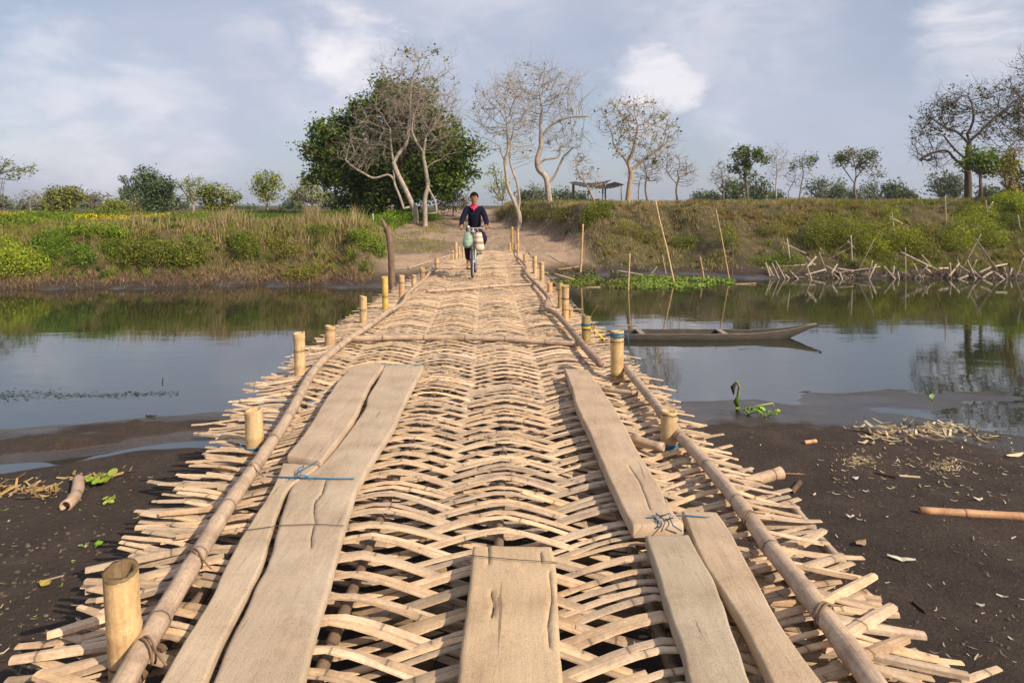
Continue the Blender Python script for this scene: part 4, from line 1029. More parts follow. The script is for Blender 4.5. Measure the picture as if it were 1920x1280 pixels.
leafy('slender pale green tree just right of the huge dark crown', 'tree', 40, (943, 396), [(925, 322, 16, 12, 0), (922, 350, 14, 12, 0), (945, 345, 14, 20, 0), (938, 372, 14, 12, 0)], 900, .13, [(.16, .2, .06), (.2, .22, .08)], 52, trunk_r=.05, clump=3, cr=.12, bark=(.36, .3, .25))
# the limb of an off-frame tree that reaches into the picture from the left
tree('leafy bough reaching in from beyond the frame edge', 'tree', 30, [[(-70, 420), (-75, 380), (-60, 350), (-30, 335), (0, 325), (30, 318), (62, 312)], [(-20, 330), (5, 335), (28, 338)], [(0, 326), (10, 312), (20, 308)]],
     [(20, 322, 50, 16), (-30, 315, 50, 30), (-5, 375, 12, 16)], 170, .09, (.2, .17, .13), 53, leaves=(520, .13, [(.16, .22, .05), (.12, .17, .04)], .08), r_tip=.011, free=.5, step=4, dk=5)
# hazy far woods, each clump of crowns a tree of its own
FLAB = ['hazy low tree at the left frame edge behind the reaching bough', 'hazy low tree mass just left of the olive bushy tree', 'hazy tree behind the brownish bare tree', 'hazy tree right behind the tall dark upright tree', 'low hazy tree just left of the yellow-green tree on thin stems',
 'hazy tree between the yellow-green tree and the soft olive tree', 'hazy dark tree touching the left flank of the huge tree', 'low hazy tree below the huge tree crown edge', 'hazy rounded tree seen between the slim and the crooked bare trunks', 'hazy domed tree just left of the crooked bare trunk', 'hazy domed tree between the crooked trunk and the shelter',
 'low hazy tree seen under the shelter roof', 'low hazy tree right of the small bare tree', 'low hazy tree left of the bare twiggy tree', 'hazy dark tree at the foot of the bare twiggy tree', 'hazy brownish-green tree right under the tiered green tree', 'low hazy tree at the foot of the feathery bare tree', 'hazy wide tree right of the thin half-leafy tree',
 'hazy tree just left of the flat-topped tree trunk', 'hazy wide tree just right of the flat-topped tree trunk', 'hazy tree between the flat-topped tree and the spreading tree', 'lowest hazy tree before the gap in the skyline', 'big hazy tree left of the spreading tree trunk', 'hazy tree touching the spreading tree trunk', 'hazy low tree behind the flat-topped tree trunk', 'hazy tree behind the short bushy green tree']
fq = random.Random(5); FT = [(.06, .085, .05), (.08, .105, .06), (.10, .115, .07)]  # FT: greyed, bluish leaf tones with the distance haze mixed into the colour
far = [(8, 385, 34, 16), (60, 392, 26, 10), (165, 385, 26, 14), (330, 385, 22, 14), (460, 395, 22, 10), (545, 385, 24, 16), (620, 380, 26, 18), (635, 398, 26, 12), (990, 374, 24, 12), (1020, 368, 26, 12), (1055, 372, 26, 12),
       (1085, 376, 22, 9), (1310, 376, 22, 9), (1340, 372, 20, 10), (1380, 362, 30, 18), (1425, 360, 30, 20), (1455, 370, 22, 12), (1540, 360, 30, 22), (1568, 366, 20, 14), (1640, 365, 28, 17), (1680, 364, 26, 16), (1700, 372, 16, 9), (1765, 350, 30, 26), (1790, 355, 24, 22), (1600, 370, 26, 10), (1860, 372, 30, 14)]
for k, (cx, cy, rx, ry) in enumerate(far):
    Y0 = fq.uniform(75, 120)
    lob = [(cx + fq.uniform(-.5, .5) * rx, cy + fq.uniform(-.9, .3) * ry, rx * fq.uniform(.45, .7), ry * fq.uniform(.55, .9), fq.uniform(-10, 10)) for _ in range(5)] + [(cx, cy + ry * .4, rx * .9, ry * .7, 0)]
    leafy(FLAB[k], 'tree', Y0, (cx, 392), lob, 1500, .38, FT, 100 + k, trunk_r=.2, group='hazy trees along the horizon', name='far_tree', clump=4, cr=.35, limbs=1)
tree('brushy brown shrub at the foot of the huge tree', 'shrub', 38, [[(850, 398), (850, 385)]], [(850, 378, 30, 18), (830, 385, 20, 12)], 240, .04, (.26, .2, .12), 55, leaves=(900, .12, [(.16, .16, .05), (.22, .17, .07)], .15), r_tip=.012, free=0, step=4, dk=4, name='shrub')

# ------------------------------------------------------------------ bushes on the banks
def bush(label, blobs, n, size, cols, seed, y0=17.5, group=None, cr=.07, clump=5, cat='bush'):
    """blobs: (px, py_centre, rx_px, ry_px); each stands on the land where the view ray meets it"""
    L = []
    for (cx, cy, rx, ry) in blobs:
        h = hit(cx, cy + ry * .7, y0, 45); s = h.y / F
        L.append(((h.x, h.y + rx * s * .2, max(h.z, .02) + ry * s * .6), (rx * s, min(rx, ry * 1.4) * s, ry * s)))
    return leaf_mesh('bush', L, int(n * 1.7), size * .78, [(1.55 * c_[0], 1.5 * c_[1], 1.0 * c_[2]) for c_ in cols], seed, None, clump, cr, .6, .25, label=label, cat=cat, group=group)
BY = [(.20, .24, .03), (.26, .28, .04), (.15, .20, .03), (.11, .16, .03)]
BG = [(.06, .09, .02), (.09, .12, .025), (.12, .15, .03)]
BO = [(.13, .13, .035), (.18, .16, .05), (.10, .11, .03)]
bush('bright yellow-green bush low on the bank at the frame edge', [(20, 490, 50, 32), (62, 495, 32, 24), (0, 470, 40, 26)], 5200, .075, BY, 201)
bush('fresh green rounded bush right of the bright yellow-green one', [(110, 468, 40, 26), (150, 478, 24, 20), (90, 448, 30, 16)], 4200, .07, [(.07, .13, .02), (.10, .17, .03), (.06, .10, .02)], 202)
bush('dark green scrub hanging over the cut bank with dry stems', [(300, 472, 40, 26), (345, 475, 34, 26), (268, 462, 28, 22), (250, 485, 22, 20), (375, 468, 16, 26)], 6200, .075, BG + [(.16, .13, .05)], 203)
bush('small dark bush tucked in the bank below dry grass', [(462, 462, 22, 26), (448, 450, 18, 16)], 2000, .07, BG, 204)
bush('low olive bush at the water edge', [(560, 515, 34, 14), (590, 505, 20, 12)], 1800, .06, BO, 205)
bush('green grassy bush at the end of the low bank', [(690, 455, 24, 18), (710, 470, 16, 16), (675, 440, 18, 12)], 2400, .07, [(.10, .15, .03), (.14, .18, .04)], 206)
bush('small green bush above the exposed earth', [(600, 432, 22, 12)], 1100, .06, BG, 207)
bush('bright green undergrowth around the huge tree trunk', [(745, 405, 34, 11), (785, 405, 34, 12), (725, 412, 22, 8), (815, 408, 14, 8)], 3600, .10, [(.10, .17, .02), (.14, .22, .03), (.07, .11, .02)], 208, y0=24, cr=.1)
bush('dark scrub on the earth mound between the bare trees', [(1060, 402, 28, 12), (1015, 402, 26, 12), (985, 400, 24, 10), (945, 402, 18, 9)], 3400, .08, [(.06, .07, .02), (.10, .11, .03), (.14, .10, .04)], 209, y0=24)
bush('olive bush on the corner of the high bank', [(1120, 398, 26, 14), (1105, 410, 14, 14), (1135, 385, 20, 8)], 2400, .08, [(.12, .14, .03), (.08, .10, .02)], 210, y0=21)
bush('small green bush alone on the slope', [(1280, 455, 22, 12), (1298, 452, 14, 9)], 1200, .06, BG, 211, y0=20)
bush('grey-green tussock bush on the slope under the leaning pole', [(1365, 445, 18, 22)], 900, .06, BG, 212, y0=20)
bush('large olive-green bush left of the vine-wrapped stake', [(1560, 430, 40, 36), (1600, 440, 36, 38), (1535, 445, 26, 26)], 6800, .07, [(.09, .12, .02), (.13, .15, .03), (.17, .17, .05)], 213, y0=20)
bush('tall yellow-green bush with a leafy point', [(1672, 400, 16, 22), (1665, 440, 34, 36), (1700, 455, 36, 34), (1640, 465, 30, 24)], 7400, .07, [(.16, .18, .03), (.20, .20, .04), (.10, .13, .02)], 214, y0=20)
bush('low brown-green bush between the yellow-green ones', [(1750, 440, 34, 26), (1735, 465, 30, 22)], 3600, .065, BO, 215, y0=20)
bush('broad yellow-green bush near the frame edge', [(1825, 425, 36, 34), (1862, 440, 28, 30), (1800, 450, 30, 26), (1845, 400, 28, 16)], 7200, .07, [(.16, .19, .03), (.20, .22, .04), (.11, .14, .025)], 216, y0=20)
bush('bright lemon-green bush on the crest at the frame edge', [(1895, 378, 30, 20), (1925, 385, 24, 22)], 3400, .075, BY, 217, y0=22)
bush('dark bush beneath the lemon-green one', [(1905, 415, 24, 16), (1870, 395, 24, 10)], 2200, .07, BG, 218, y0=21)
bush('bushy undergrowth at the water edge by the broken fence', [(1440, 492, 34, 12), (1480, 488, 30, 14)], 2600, .06, BG, 219, y0=20)

bush('rank green weeds in the field left of the yellow flowers', [(85, 412, 44, 12), (35, 418, 40, 12), (130, 415, 30, 10)], 3600, .10, [(.09, .14, .02), (.12, .17, .03)], 220, y0=21.5, cr=.1)
bush('dark weedy bush in the field before the olive tree mass', [(190, 405, 34, 12), (235, 408, 26, 12)], 2400, .10, BG, 221, y0=24, cr=.1)
bush('lush green weeds on the bank edge below the yellow flowers', [(175, 432, 46, 10), (120, 436, 36, 10), (215, 440, 30, 9)], 3000, .08, [(.10, .16, .02), (.14, .19, .03)], 222, cr=.09)
bush('olive weeds behind the dry grass near the yellow-green tree', [(400, 408, 40, 9), (450, 410, 34, 8), (340, 412, 26, 9)], 2600, .10, BO, 223, y0=25, cr=.1)
bush('dusky bush between the dry grass and the huge tree', [(640, 405, 30, 10), (665, 412, 20, 9), (610, 408, 24, 8)], 2200, .10, BG, 224, y0=25, cr=.1)
bush('dark overhanging scrub left of the scrub with dry stems', [(205, 462, 26, 14), (228, 480, 18, 16)], 1900, .065, BG, 225)
bush('brown-green scrub on the low bank right of the small dark bush', [(520, 455, 28, 16), (545, 470, 20, 14)], 1900, .065, BO, 226)
bush('patch of green scrub on the slope right of the bank corner', [(1180, 430, 30, 14), (1215, 445, 24, 12)], 1700, .06, BO, 227, y0=20)
bush('patch of olive scrub left of the large olive-green bush', [(1460, 430, 34, 16), (1490, 415, 24, 12)], 2200, .06, BO, 228, y0=20)
# ------------------------------------------------------------------ grass, weeds, flowers
def blades(name, P, H, W, T, seed, mat='grass', lean=.35, parent=None, **props):
    q = np.random.default_rng(seed); n = len(P)
    a = q.uniform(0, 6.283, n); d = np.stack([np.cos(a), np.sin(a), np.zeros(n)], 1)
    b = q.uniform(0, 6.283, n); l = np.stack([np.cos(b), np.sin(b), np.zeros(n)], 1) * (lean * H * q.uniform(.3, 1.6, n))[:, None]
    up = np.array([0, 0, 1.0]); W = np.asarray(W)[:, None]; Hh = H[:, None]
    p0 = P - up * .02; p1 = P + up * Hh * .55 + l * .35; p2 = P + up * Hh * .95 + l
    V = np.stack([p0 - d * W / 2, p0 + d * W / 2, p1 + d * W * .38, p1 - d * W * .38, p2], 1).reshape(-1, 3)
    k = np.arange(n)[:, None] * 5
    Fc = np.concatenate([k + [0, 1, 2], k + [0, 2, 3], k + [3, 2, 4]], 0)
    return mk(name, V, Fc, M[mat], parent, None, np.repeat(T, 5, 0), False, **props)
def scatter(n, x0, x1, y0, y1, q, keep):
    X = q.uniform(x0, x1, n); Y = q.uniform(y0, y1, n); k = keep(X, Y) > q.random(n); X, Y = X[k], Y[k]
    return np.stack([X, Y, terr(X, Y)], 1)
q = np.random.default_rng(77)
C_DRY = np.array([.48, .36, .18]); C_DRY2 = np.array([.32, .21, .11]); C_GRN = np.array([.18, .23, .035]); C_OLV = np.array([.24, .22, .06]); C_DK = np.array([.06, .085, .02])
def mixcol(P, q, dryness):
    n = len(P); f = np.clip(dryness + .35 * q.normal(size=n), 0, 1)[:, None]
    g1 = np.where((fbm(P[:, 0] * .9, P[:, 1] * .9, 91) > 0)[:, None], C_GRN, C_OLV); dr = np.where(q.random(n)[:, None] < .5, C_DRY, C_DRY2)
    return (g1 * (1 - f) + dr * f) * q.uniform(.65, 1.3, (n, 1))
def tussocks(name, n, x0, x1, y0, y1, keep, per, hr, colf, seed, label):
    q = np.random.default_rng(seed); C = scatter(n, x0, x1, y0, y1, q, keep); m = len(C)
    hh = q.uniform(hr[0], hr[1], m); cc = colf(C, q)
    idx = np.repeat(np.arange(m), per); k = len(idx)
    r = np.abs(q.normal(0, .35, k)) * hh[idx]; a = q.uniform(0, 6.283, k)
    P = C[idx].copy(); P[:, 0] += r * np.cos(a); P[:, 1] += r * np.sin(a); P[:, 2] = terr(P[:, 0], P[:, 1])
    H = hh[idx] * q.uniform(.5, 1.15, k); T = cc[idx] * q.uniform(.7, 1.3, (k, 1))
    blades(name, P, H, q.uniform(.010, .02, k), T, seed, lean=.75, kind='stuff', label=label)
# low bank to the left
def kl(X, Y):
    t = Y - shore_f(X); return (X < -4.0 - .1 * (Y - 20)) * sst(t, .35, .9) * (.2 + .8 * (fbm(X * 1.6, Y * 1.6, 44) > -.06))
P = scatter(90000, -20, -3.4, 18, 25, q, kl); t = P[:, 1] - shore_f(P[:, 0]); pxl = 960 + P[:, 0] * F / P[:, 1]
dry = np.interp(pxl, [0, 150, 250, 400, 620, 700], [.02, .1, .25, .45, .5, .3]) + np.where(t < 1.0, .4, 0) + .5 * fbm(P[:, 0] * 1.3, P[:, 1] * 1.3, 19)
H = (.09 + .10 * q.random(len(P))) * np.where(t > 2.0, 1.35, .6) * (.6 + fbm(P[:, 0] * 1.2, P[:, 1] * 1.2, 14) * 1.4 + .4)
blades('grass', P, np.clip(H, .04, .5), q.uniform(.010, .018, len(P)), mixcol(P, q, dry), 1, kind='stuff', label='mixed green and dry grass covering the low bank')
def kt1(X, Y):
    t = Y - shore_f(X); return (X < -3.9) * sst(t, .5, .9) * (1 - sst(t, 3, 4)) * (fbm(X * 1.1, Y * 1.1, 63) > -.1)
def ct1(C, q):
    px = 960 + C[:, 0] * F / C[:, 1]; t = C[:, 1] - shore_f(C[:, 0]); dry = np.interp(px, [0, 230, 380, 480, 650], [.05, .2, .25, .5, .4]) + np.where(t < 1, .3, 0)
    base = np.array([[.24, .30, .04], [.15, .19, .03], [.07, .10, .02], [.24, .21, .06]])[q.integers(0, 4, len(C))]
    return np.where((q.random(len(C)) < dry)[:, None], np.array([[.30, .22, .11]]), base)
tussocks('tussock_grass', 1500, -18, -3.8, 18.3, 23, kt1, 60, (.07, .22), ct1, 61, 'tussocks of green and brown grass on the slope of the low bank')
# tall dry grass along its crest
def kc(X, Y):
    t = Y - shore_f(X); px = 960 + X * F / Y
    return np.exp(-((t - 3.0) / .5) ** 2) * np.interp(px, [150, 300, 400, 600, 650, 690], [.1, .4, 1, 1, .5, 0]) * (.3 + .7 * (fbm(X * 2.2, Y, 58) > -.03))
P = scatter(34000, -14, -4.4, 19.5, 23.5, q, kc)
T = np.where(q.random((len(P), 1)) < .7, [[.46, .34, .19]], [[.22, .19, .07]]) * q.uniform(.7, 1.2, (len(P), 1))
blades('dry_grass', P, q.uniform(.22, .55, len(P)) * np.clip(1 + 2.6 * fbm(P[:, 0] * 1.4, P[:, 0] * 0, 37), .45, 1.7), q.uniform(.008, .014, len(P)), T, 2, lean=.3, kind='stuff', label='tall straw-coloured grass along the crest of the low bank')
# field behind it
def kf(X, Y): return (X < -4.6) * 1.0
P = scatter(60000, -34, -5, 21.5, 42, q, kf); f = fbm(P[:, 0] * .35, P[:, 1] * .35, 23)
T = np.where((f > 0)[:, None], [[.14, .20, .03]], [[.09, .13, .025]]) * q.uniform(.6, 1.4, (len(P), 1))
blades('field_weeds', P, q.uniform(.12, .32, len(P)) * np.clip(1 + 2.2 * fbm(P[:, 0] * .5, P[:, 1] * .3, 39), .3, 2.2), q.uniform(.02, .05, len(P)), T, 3, lean=.5, kind='stuff', label='green weeds in the field behind the low bank')
def fl(n, a, b, y0, y1, s_): 
    Y = q.uniform(y0, y1, n); px = q.uniform(a, b, n); X = (px - 960) * Y / F
    k = fbm(X * 1.6, Y * .7, s_) > .02; X, Y = X[k], Y[k]; return np.stack([X, Y, terr(X, Y) + q.uniform(.16, .36, len(X))], 1)
P = np.concatenate([fl(2600, -40, 52, 27, 33, 5), fl(2800, 225, 318, 23, 25.5, 8), fl(900, 140, 235, 23, 26, 9)])
V, Fq, T = leafquads(P, q.uniform(.03, .06, len(P)), np.array([[.75, .55, .02]]) * q.uniform(.7, 1.1, (len(P), 1)), None, .9, 4)
mk('mustard_flowers', V, Fq, M['leaf'], None, None, T, False, kind='stuff', label='yellow mustard flowers in the field')
# high bank to the right
def kr(X, Y):
    w1, w2 = blends(X, Y); t = Y - shore_f(X); dn = .12 + .88 * (fbm(X * 1.3, Y * 1.3, 34) > -.03)
    return w2 * sst(t, .25, 1.2) * dn * (1 - .8 * (fbm(X * .5, Y * .6, 99) > .07)) * np.clip(.45 + .35 * sst(X, 4, 8), 0, 1)
P = scatter(170000, .0, 23, 21, 29.5, q, kr); t = P[:, 1] - shore_f(P[:, 0]); pxr = 960 + P[:, 0] * F / P[:, 1]
dry = np.interp(pxr, [1050, 1300, 1500, 1700, 1920], [.7, .5, .35, .2, .2]) + np.where(t > 3.4, .3, 0) * (pxr < 1550) + .6 * fbm(P[:, 0] * 1.2, P[:, 1] * 1.2, 29)
H = .07 + .09 * q.random(len(P)) + np.where(pxr > 1450, .05, 0)
blades('bank_grass', P, H, q.uniform(.010, .018, len(P)), mixcol(P, q, dry), 5, lean=.6, kind='stuff', label='brownish green grass on the high bank')
def kt2(X, Y):
    w1, w2 = blends(X, Y); t = Y - shore_f(X); return w2 * sst(t, .5, 1.2) * (1 - .85 * (fbm(X * .5, Y * .6, 99) > .07)) * (fbm(X * 1.1, Y * 1.1, 83) > -.12) * (.4 + .6 * sst(X, 5, 9))
def ct2(C, q):
    px = 960 + C[:, 0] * F / C[:, 1]; t = C[:, 1] - shore_f(C[:, 0]); dry = np.interp(px, [1050, 1300, 1500, 1920], [.5, .4, .2, .1]) + np.where(t > 3.6, .25, 0)
    base = np.array([[.24, .26, .04], [.15, .17, .03], [.07, .09, .02], [.26, .22, .06], [.30, .30, .06]])[q.integers(0, 5, len(C))]
    return np.where((q.random(len(C)) < dry)[:, None], np.array([[.27, .18, .09]]), base)
tussocks('bank_tussocks', 2300, 1.5, 22, 21.3, 28.5, kt2, 50, (.07, .24), ct2, 62, 'tussocks and low weeds on the slope of the high bank')
def kt(X, Y):
    w1, w2 = blends(X, Y); return w2 * .8
P = scatter(46000, -1, 34, 29, 44, q, kt)
blades('bank_top_grass', P, q.uniform(.08, .22, len(P)), q.uniform(.015, .03, len(P)), mixcol(P, q, .4), 6, kind='stuff', label='grass on top of the high bank')
# thin grass on the landing left of the path and scattered tufts
def km(X, Y):
    px = 960 + X * F / Y; w1, w2 = blends(X, Y); t = Y - shore_f(X)
    return (1 - w1) * (1 - w2) * sst(t, 2.2, 3.4) * ((px < 835) * sst(fbm(X * .9, Y * .9, 71), -.1, .1) * .8 + .03)
P = scatter(40000, -7.5, 2.5, 22, 36, q, km)
blades('landing_grass', P, q.uniform(.03, .09, len(P)), q.uniform(.012, .022, len(P)), mixcol(P, q, .25), 7, lean=.6, kind='stuff', label='short sparse grass on the landing left of the path')
# brushy dead stems at the foot of the low bank
def kd(X, Y):
    t = Y - shore_f(X); return np.exp(-((t - .7) / .4) ** 2) * (X < -4)
P = scatter(26000, -15, -4, 18, 22, q, kd)
blades('dead_stems', P, q.uniform(.06, .22, len(P)), q.uniform(.008, .013, len(P)), np.array([[.26, .17, .10]]) * q.uniform(.6, 1.5, (len(P), 1)), 8, lean=1.6, kind='stuff', label='matted dead stems at the foot of the low bank')
# pebbles and clods on the landing
def kp(X, Y):
    w1, w2 = blends(X, Y); t = Y - shore_f(X); return np.clip((1 - w1) + (X > 0) * .4, 0, 1) * sst(t, .2, 1) * .9
P = scatter(5200, -6, 9, 20, 33, q, kp)
V, Fq, T = leafquads(P + [0, 0, .008], q.uniform(.02, .07, len(P)), np.array([[.42, .33, .24]]) * q.uniform(.4, 1.4, (len(P), 1)), np.array([[0, 0, 1.]]), .8, 9)
mk('leaf_litter', V, Fq, M['straw'], None, None, T, False, kind='stuff', label='dry leaf litter and clods on the bare landing')

# ------------------------------------------------------------------ stakes, boat, shelter, river-edge things
def single(name, mb, mat, label, cat, group=None, smooth=True):
    return mb.build(name, M[mat], None, smooth, label=label, cat=cat, group=group)
def stake(pts, Y, wpx, label, name='bamboo_stake', cat='stake', group=None, mat='stake', tint=(1, 1, 1), sink=.35, Y2=None):
    P = [U(x, y, Y if Y2 is None else Y + (Y2 - Y) * i / (len(pts) - 1)) for i, (x, y) in enumerate(pts)]
    d = (P[-1] - P[-2]).normalized(); P.append(P[-1] + d * sink)
    r = wpx * Y / F / 2; L = []; rad = []
    for i in range(len(P) - 1):
        n = max(2, int((P[i + 1] - P[i]).length / .12))
        for k in range(n + (1 if i == len(P) - 2 else 0)): L.append(P[i].lerp(P[i + 1], k / n))
    rad = [r * (.75 + .25 * i / len(L)) for i in range(len(L))]
    single(name, MB().tube(L, rad, 6, tint), mat, label, cat, group)
WS = 2.27 * F
stake([(1093, 420), (1091, 470), (1088, 515)], 22.2, 4.5, 'upright bamboo stake beside the end of the bridge rail, reddish at its foot', tint=(1.2, 1.05, .9))
stake([(1229, 375), (1236, 410), (1250, 465), (1264, 531)], 20.2, 3.6, 'tall pale bamboo pole leaning left over the water plants', tint=(1.3, 1.25, 1.0))
stake([(1342, 392), (1352, 440), (1367, 522)], 21.0, 3.0, 'thin bent olive pole at the far end of the water plants', tint=(1, 1, .8))
stake([(1376, 405), (1375, 460), (1373, 522)], 21.2, 1.6, 'very thin dark rod next to the bent olive pole', tint=(.4, .4, .4))
stake([(1181, 475), (1178, 540)], WS / 158, 3.4, 'short thin stake standing in front of the water plants', tint=(1.2, 1.15, .95))
stake([(1242, 478), (1248, 510)], 22.3, 2.4, 'little thin stake behind the water plants left of the leaning pole foot')
stake([(1313, 482), (1319, 518)], 21.6, 3.4, 'short stake rising from the water plants right of the leaning pole', tint=(1.2, .95, .8))
stake([(1032, 505), (1058, 504), (1084, 500)], 22, 3, 'stick lying almost level beside the reddish stake foot', 'stick', 'stick', sink=.02, tint=(1.3, 1.0, .8))
stake([(1040, 513), (1070, 522), (1102, 531)], 20.8, 3, 'thin pale cane lying on the water plants near the bridge', 'stick', 'stick', sink=.02, tint=(1.3, 1.2, .9))
stake([(1157, 507), (1180, 511), (1215, 517)], 22.0, 3.4, 'grey branch lying at the edge of the landing', 'stick', 'stick', sink=.02, tint=(1, .95, .9), mat='oldwood')
stake([(1085, 540), (1124, 538)], 18.9, 3, 'pale cane floating in front of the water plants', 'stick', 'stick', sink=.02, tint=(1, .95, .8))
stake([(1372, 533), (1416, 531)], 19.7, 2.4, 'pale cane floating beyond the tip of the water plants', 'stick', 'stick', sink=.02, tint=(1, .95, .8))
stake([(1232, 500), (1222, 512), (1218, 517)], 22.0, 3, 'forked grey stick among the water plants', 'stick', 'stick', sink=.02, mat='oldwood')
stake([(1400, 517), (1434, 517)], 21.9, 2.5, 'thin pole lying along the far waterline by the broken fence', 'stick', 'stick', sink=.02, tint=(.9, .9, .8))
stake([(305, 708), (305, 716)], WS / 331, 2.6, 'tiny dark stub poking out of the open water', 'stick', 'stick', tint=(.15, .13, .12), mat='oldwood')
stake([(699, 400), (700, 424)], 27, 3.0, 'pale upright marker post left of the bright undergrowth', 'marker_post', 'post', tint=(1.4, 1.4, 1.3), mat='oldwood')
stake([(565, 0), (566, 1)], 3, .1, 'x', 'x', 'x') if False else None
stake([(766, 503), (742, 504)], 17.5, 3, 'grey stick floating beside the bridge near the dark stump', 'stick', 'stick', sink=.02, mat='oldwood')
stake([(790, 472), (740, 471)], 23.5, 2.6, 'dark fallen branch on the landing left of the bridge end', 'stick', 'stick', sink=.02, mat='oldwood', tint=(.5, .42, .36))
stake([(828, 467), (800, 470), (775, 469)], 23.8, 2.2, 'dark twisted root on the landing behind the bridge end', 'stick', 'stick', sink=.02, mat='oldwood', tint=(.4, .34, .3))
# dark weathered stump post beside the bridge
b = U(735, 572, 15.3); rr2 = MB(); h0 = tz(b.x, b.y)
rr2.tube([U(739, 590, 15.2), U(737, 550, 15.2), U(734, 510, 15.2), U(733, 470, 15.2), U(729, 440, 15.2), U(727, 424, 15.2)], [.080, .074, .070, .076, .070, .074], 12, (.62, .45, .36))
rr2.tube([U(725, 436, 15.2), U(722, 424, 15.18), U(717, 414, 15.15), U(714, 412, 15.15)], [.05, .045, .040, .035], 10, (.62, .48, .4))
rr2.tube([U(739, 590, 15.2), U(740, 650, 15.2)], [.08, .08], 12, (.5, .36, .3))
single('stump_post', rr2, 'oldwood', 'thick dark forked timber post standing in the water left of the bridge', 'post')

# broken fence of driftwood along the far right waterline
def dw(c): return (1400 + c[0] / 3.69, 400 + c[1] / 3.69)
group_clutter = 'short driftwood stakes of the broken fence'
big = [((280, 175), (302, 345), 10, 'upright grey stake of the first cross in the broken fence'), ((240, 198), (362, 258), 13, 'slanting pale rail of the first cross in the broken fence'),
       ((222, 368), (475, 353), 15, 'long level rail of the broken fence at its end nearest the bridge'), ((470, 185), (505, 237), 8, 'thin leaning stick above the bent fence stake'),
       ((500, 265), (545, 388), 9, 'slim stake leaning toward the long slanting fence rail'), ((540, 360), (645, 415), 13, 'slanting thick rail in the low part of the fence'),
       ((450, 415), (545, 388), 12, 'low rail sloping up beside the slim leaning stake'), ((680, 405), (925, 368), 9, 'long thin pole lying across two stretches of the fence'),
       ((721, 153), (728, 325), 12, 'upright stake with two rails crossing its top'), ((698, 192), (768, 268), 12, 'short pale rail crossing the upright stake downward'),
       ((630, 250), (700, 200), 9, 'grey rail rising to the crossed upright stake'), ((600, 300), (757, 216), 11, 'dark rail rising behind the crossed upright stake'),
       ((780, 380), (880, 182), 9, 'long dull stick leaning through the bank grass'), ((1098, 235), (1100, 445), 9, 'tall thin upright stake in the middle of the fence'),
       ((1063, 268), (1300, 384), 16, 'long thick pale rail slanting down from the tall thin stake'), ((1210, 285), (1282, 372), 9, 'thin stick leaning above the long thick pale rail'),
       ((1580, 170), (1730, 390), 11, 'long pale pole slanting down to the dark waterline brush'), ((1545, 155), (1600, 215), 10, 'short pale stub at the top of the long slanting pole'),
       ((1620, 145), (1500, 370), 8, 'long dark pole crossing the pale slanting one'), ((1890, 255), (1930, 300), 12, 'short rail cut by the frame edge above the fence'),
       ((825, 180), (840, 235), 8, 'small upright stub in the bank grass behind the fence'), ((1460, 290), (1462, 345), 6, 'little upright peg behind the fence')]
small = [((130, 340), (160, 430)), ((200, 330), (250, 425)), ((175, 345), (215, 435)), ((150, 365), (185, 440)), ((165, 405), (195, 440)), ((405, 330), (440, 435)), ((440, 345), (480, 300)),
         ((585, 410), (597, 447)), ((605, 385), (627, 350)), ((615, 380), (690, 392)), ((600, 415), (642, 457)), ((870, 325), (830, 450)), ((895, 350), (850, 442)), ((950, 368), (1020, 447)),
         ((1020, 365), (1010, 442)), ((1045, 405), (1052, 452)), ((1005, 415), (1047, 452)), ((1155, 350), (1187, 415)), ((1178, 432), (1252, 360)), ((1215, 430), (1219, 457)), ((1405, 345), (1409, 418)),
         ((1420, 410), (1472, 345)), ((1455, 355), (1502, 385)), ((1475, 390), (1481, 442)), ((1500, 442), (1532, 430)), ((1525, 320), (1552, 382)), ((1592, 320), (1560, 382)), ((1915, 310), (1868, 422)),
         ((1870, 410), (1902, 452)), ((1560, 390), (1602, 430)), ((1350, 380), (1400, 378)), ((1545, 385), (1570, 430)), ((1458, 392), (1465, 430)), ((300, 400), (330, 430)), ((345, 415), (385, 380)), ((265, 425), (290, 445)),
         ((640, 405), (660, 450)), ((412, 300), (440, 330)), ((1120, 440), (1140, 452)), ((1240, 380), (1262, 400)), ((1640, 395), (1690, 372)), ((1655, 430), (1700, 400)), ((1720, 410), (1760, 440)), ((1780, 372), (1800, 440)), ((1835, 380), (1815, 445)), ((1740, 362), (1800, 350))]
GT = [(1.25, 1.15, 1.0), (1.0, .9, .8), (1.1, 1.0, .9)]
for k, (a, b_, wpx, lab) in enumerate(big):
    a, b_ = dw(a), dw(b_)
    lo = a if a[1] > b_[1] else b_; hi = b_ if lo is a else a
    h = hit(lo[0], lo[1], 20.5, 40); Y = min(h.y, 24.5) - .1
    dark = 'dark' in lab or 'dull' in lab
    stake([hi, lo], Y + R.uniform(-.1, .35), wpx * 1.25 / 3.69, lab, 'fence_stake', 'driftwood', None, 'oldwood', tuple(.6 * t if dark else t for t in GT[k % 3]), .25, Y)
for k, (a, b_) in enumerate(small):
    a, b_ = dw(a), dw(b_); lo = a if a[1] > b_[1] else b_; hi = b_ if lo is a else a
    Y = 21.25 + R.uniform(-.25, .1)
    stake([hi, lo], Y + R.uniform(-.25, .25), R.uniform(13, 18) / 3.69, 'short grey driftwood stake in the broken fence at the far waterline', 'fence_stake', 'driftwood', group_clutter, 'oldwood', GT[k % 3], .2, Y)
def c4(c): return (1400 + c[0] / 2.667, 80 + c[1] / 2.667)
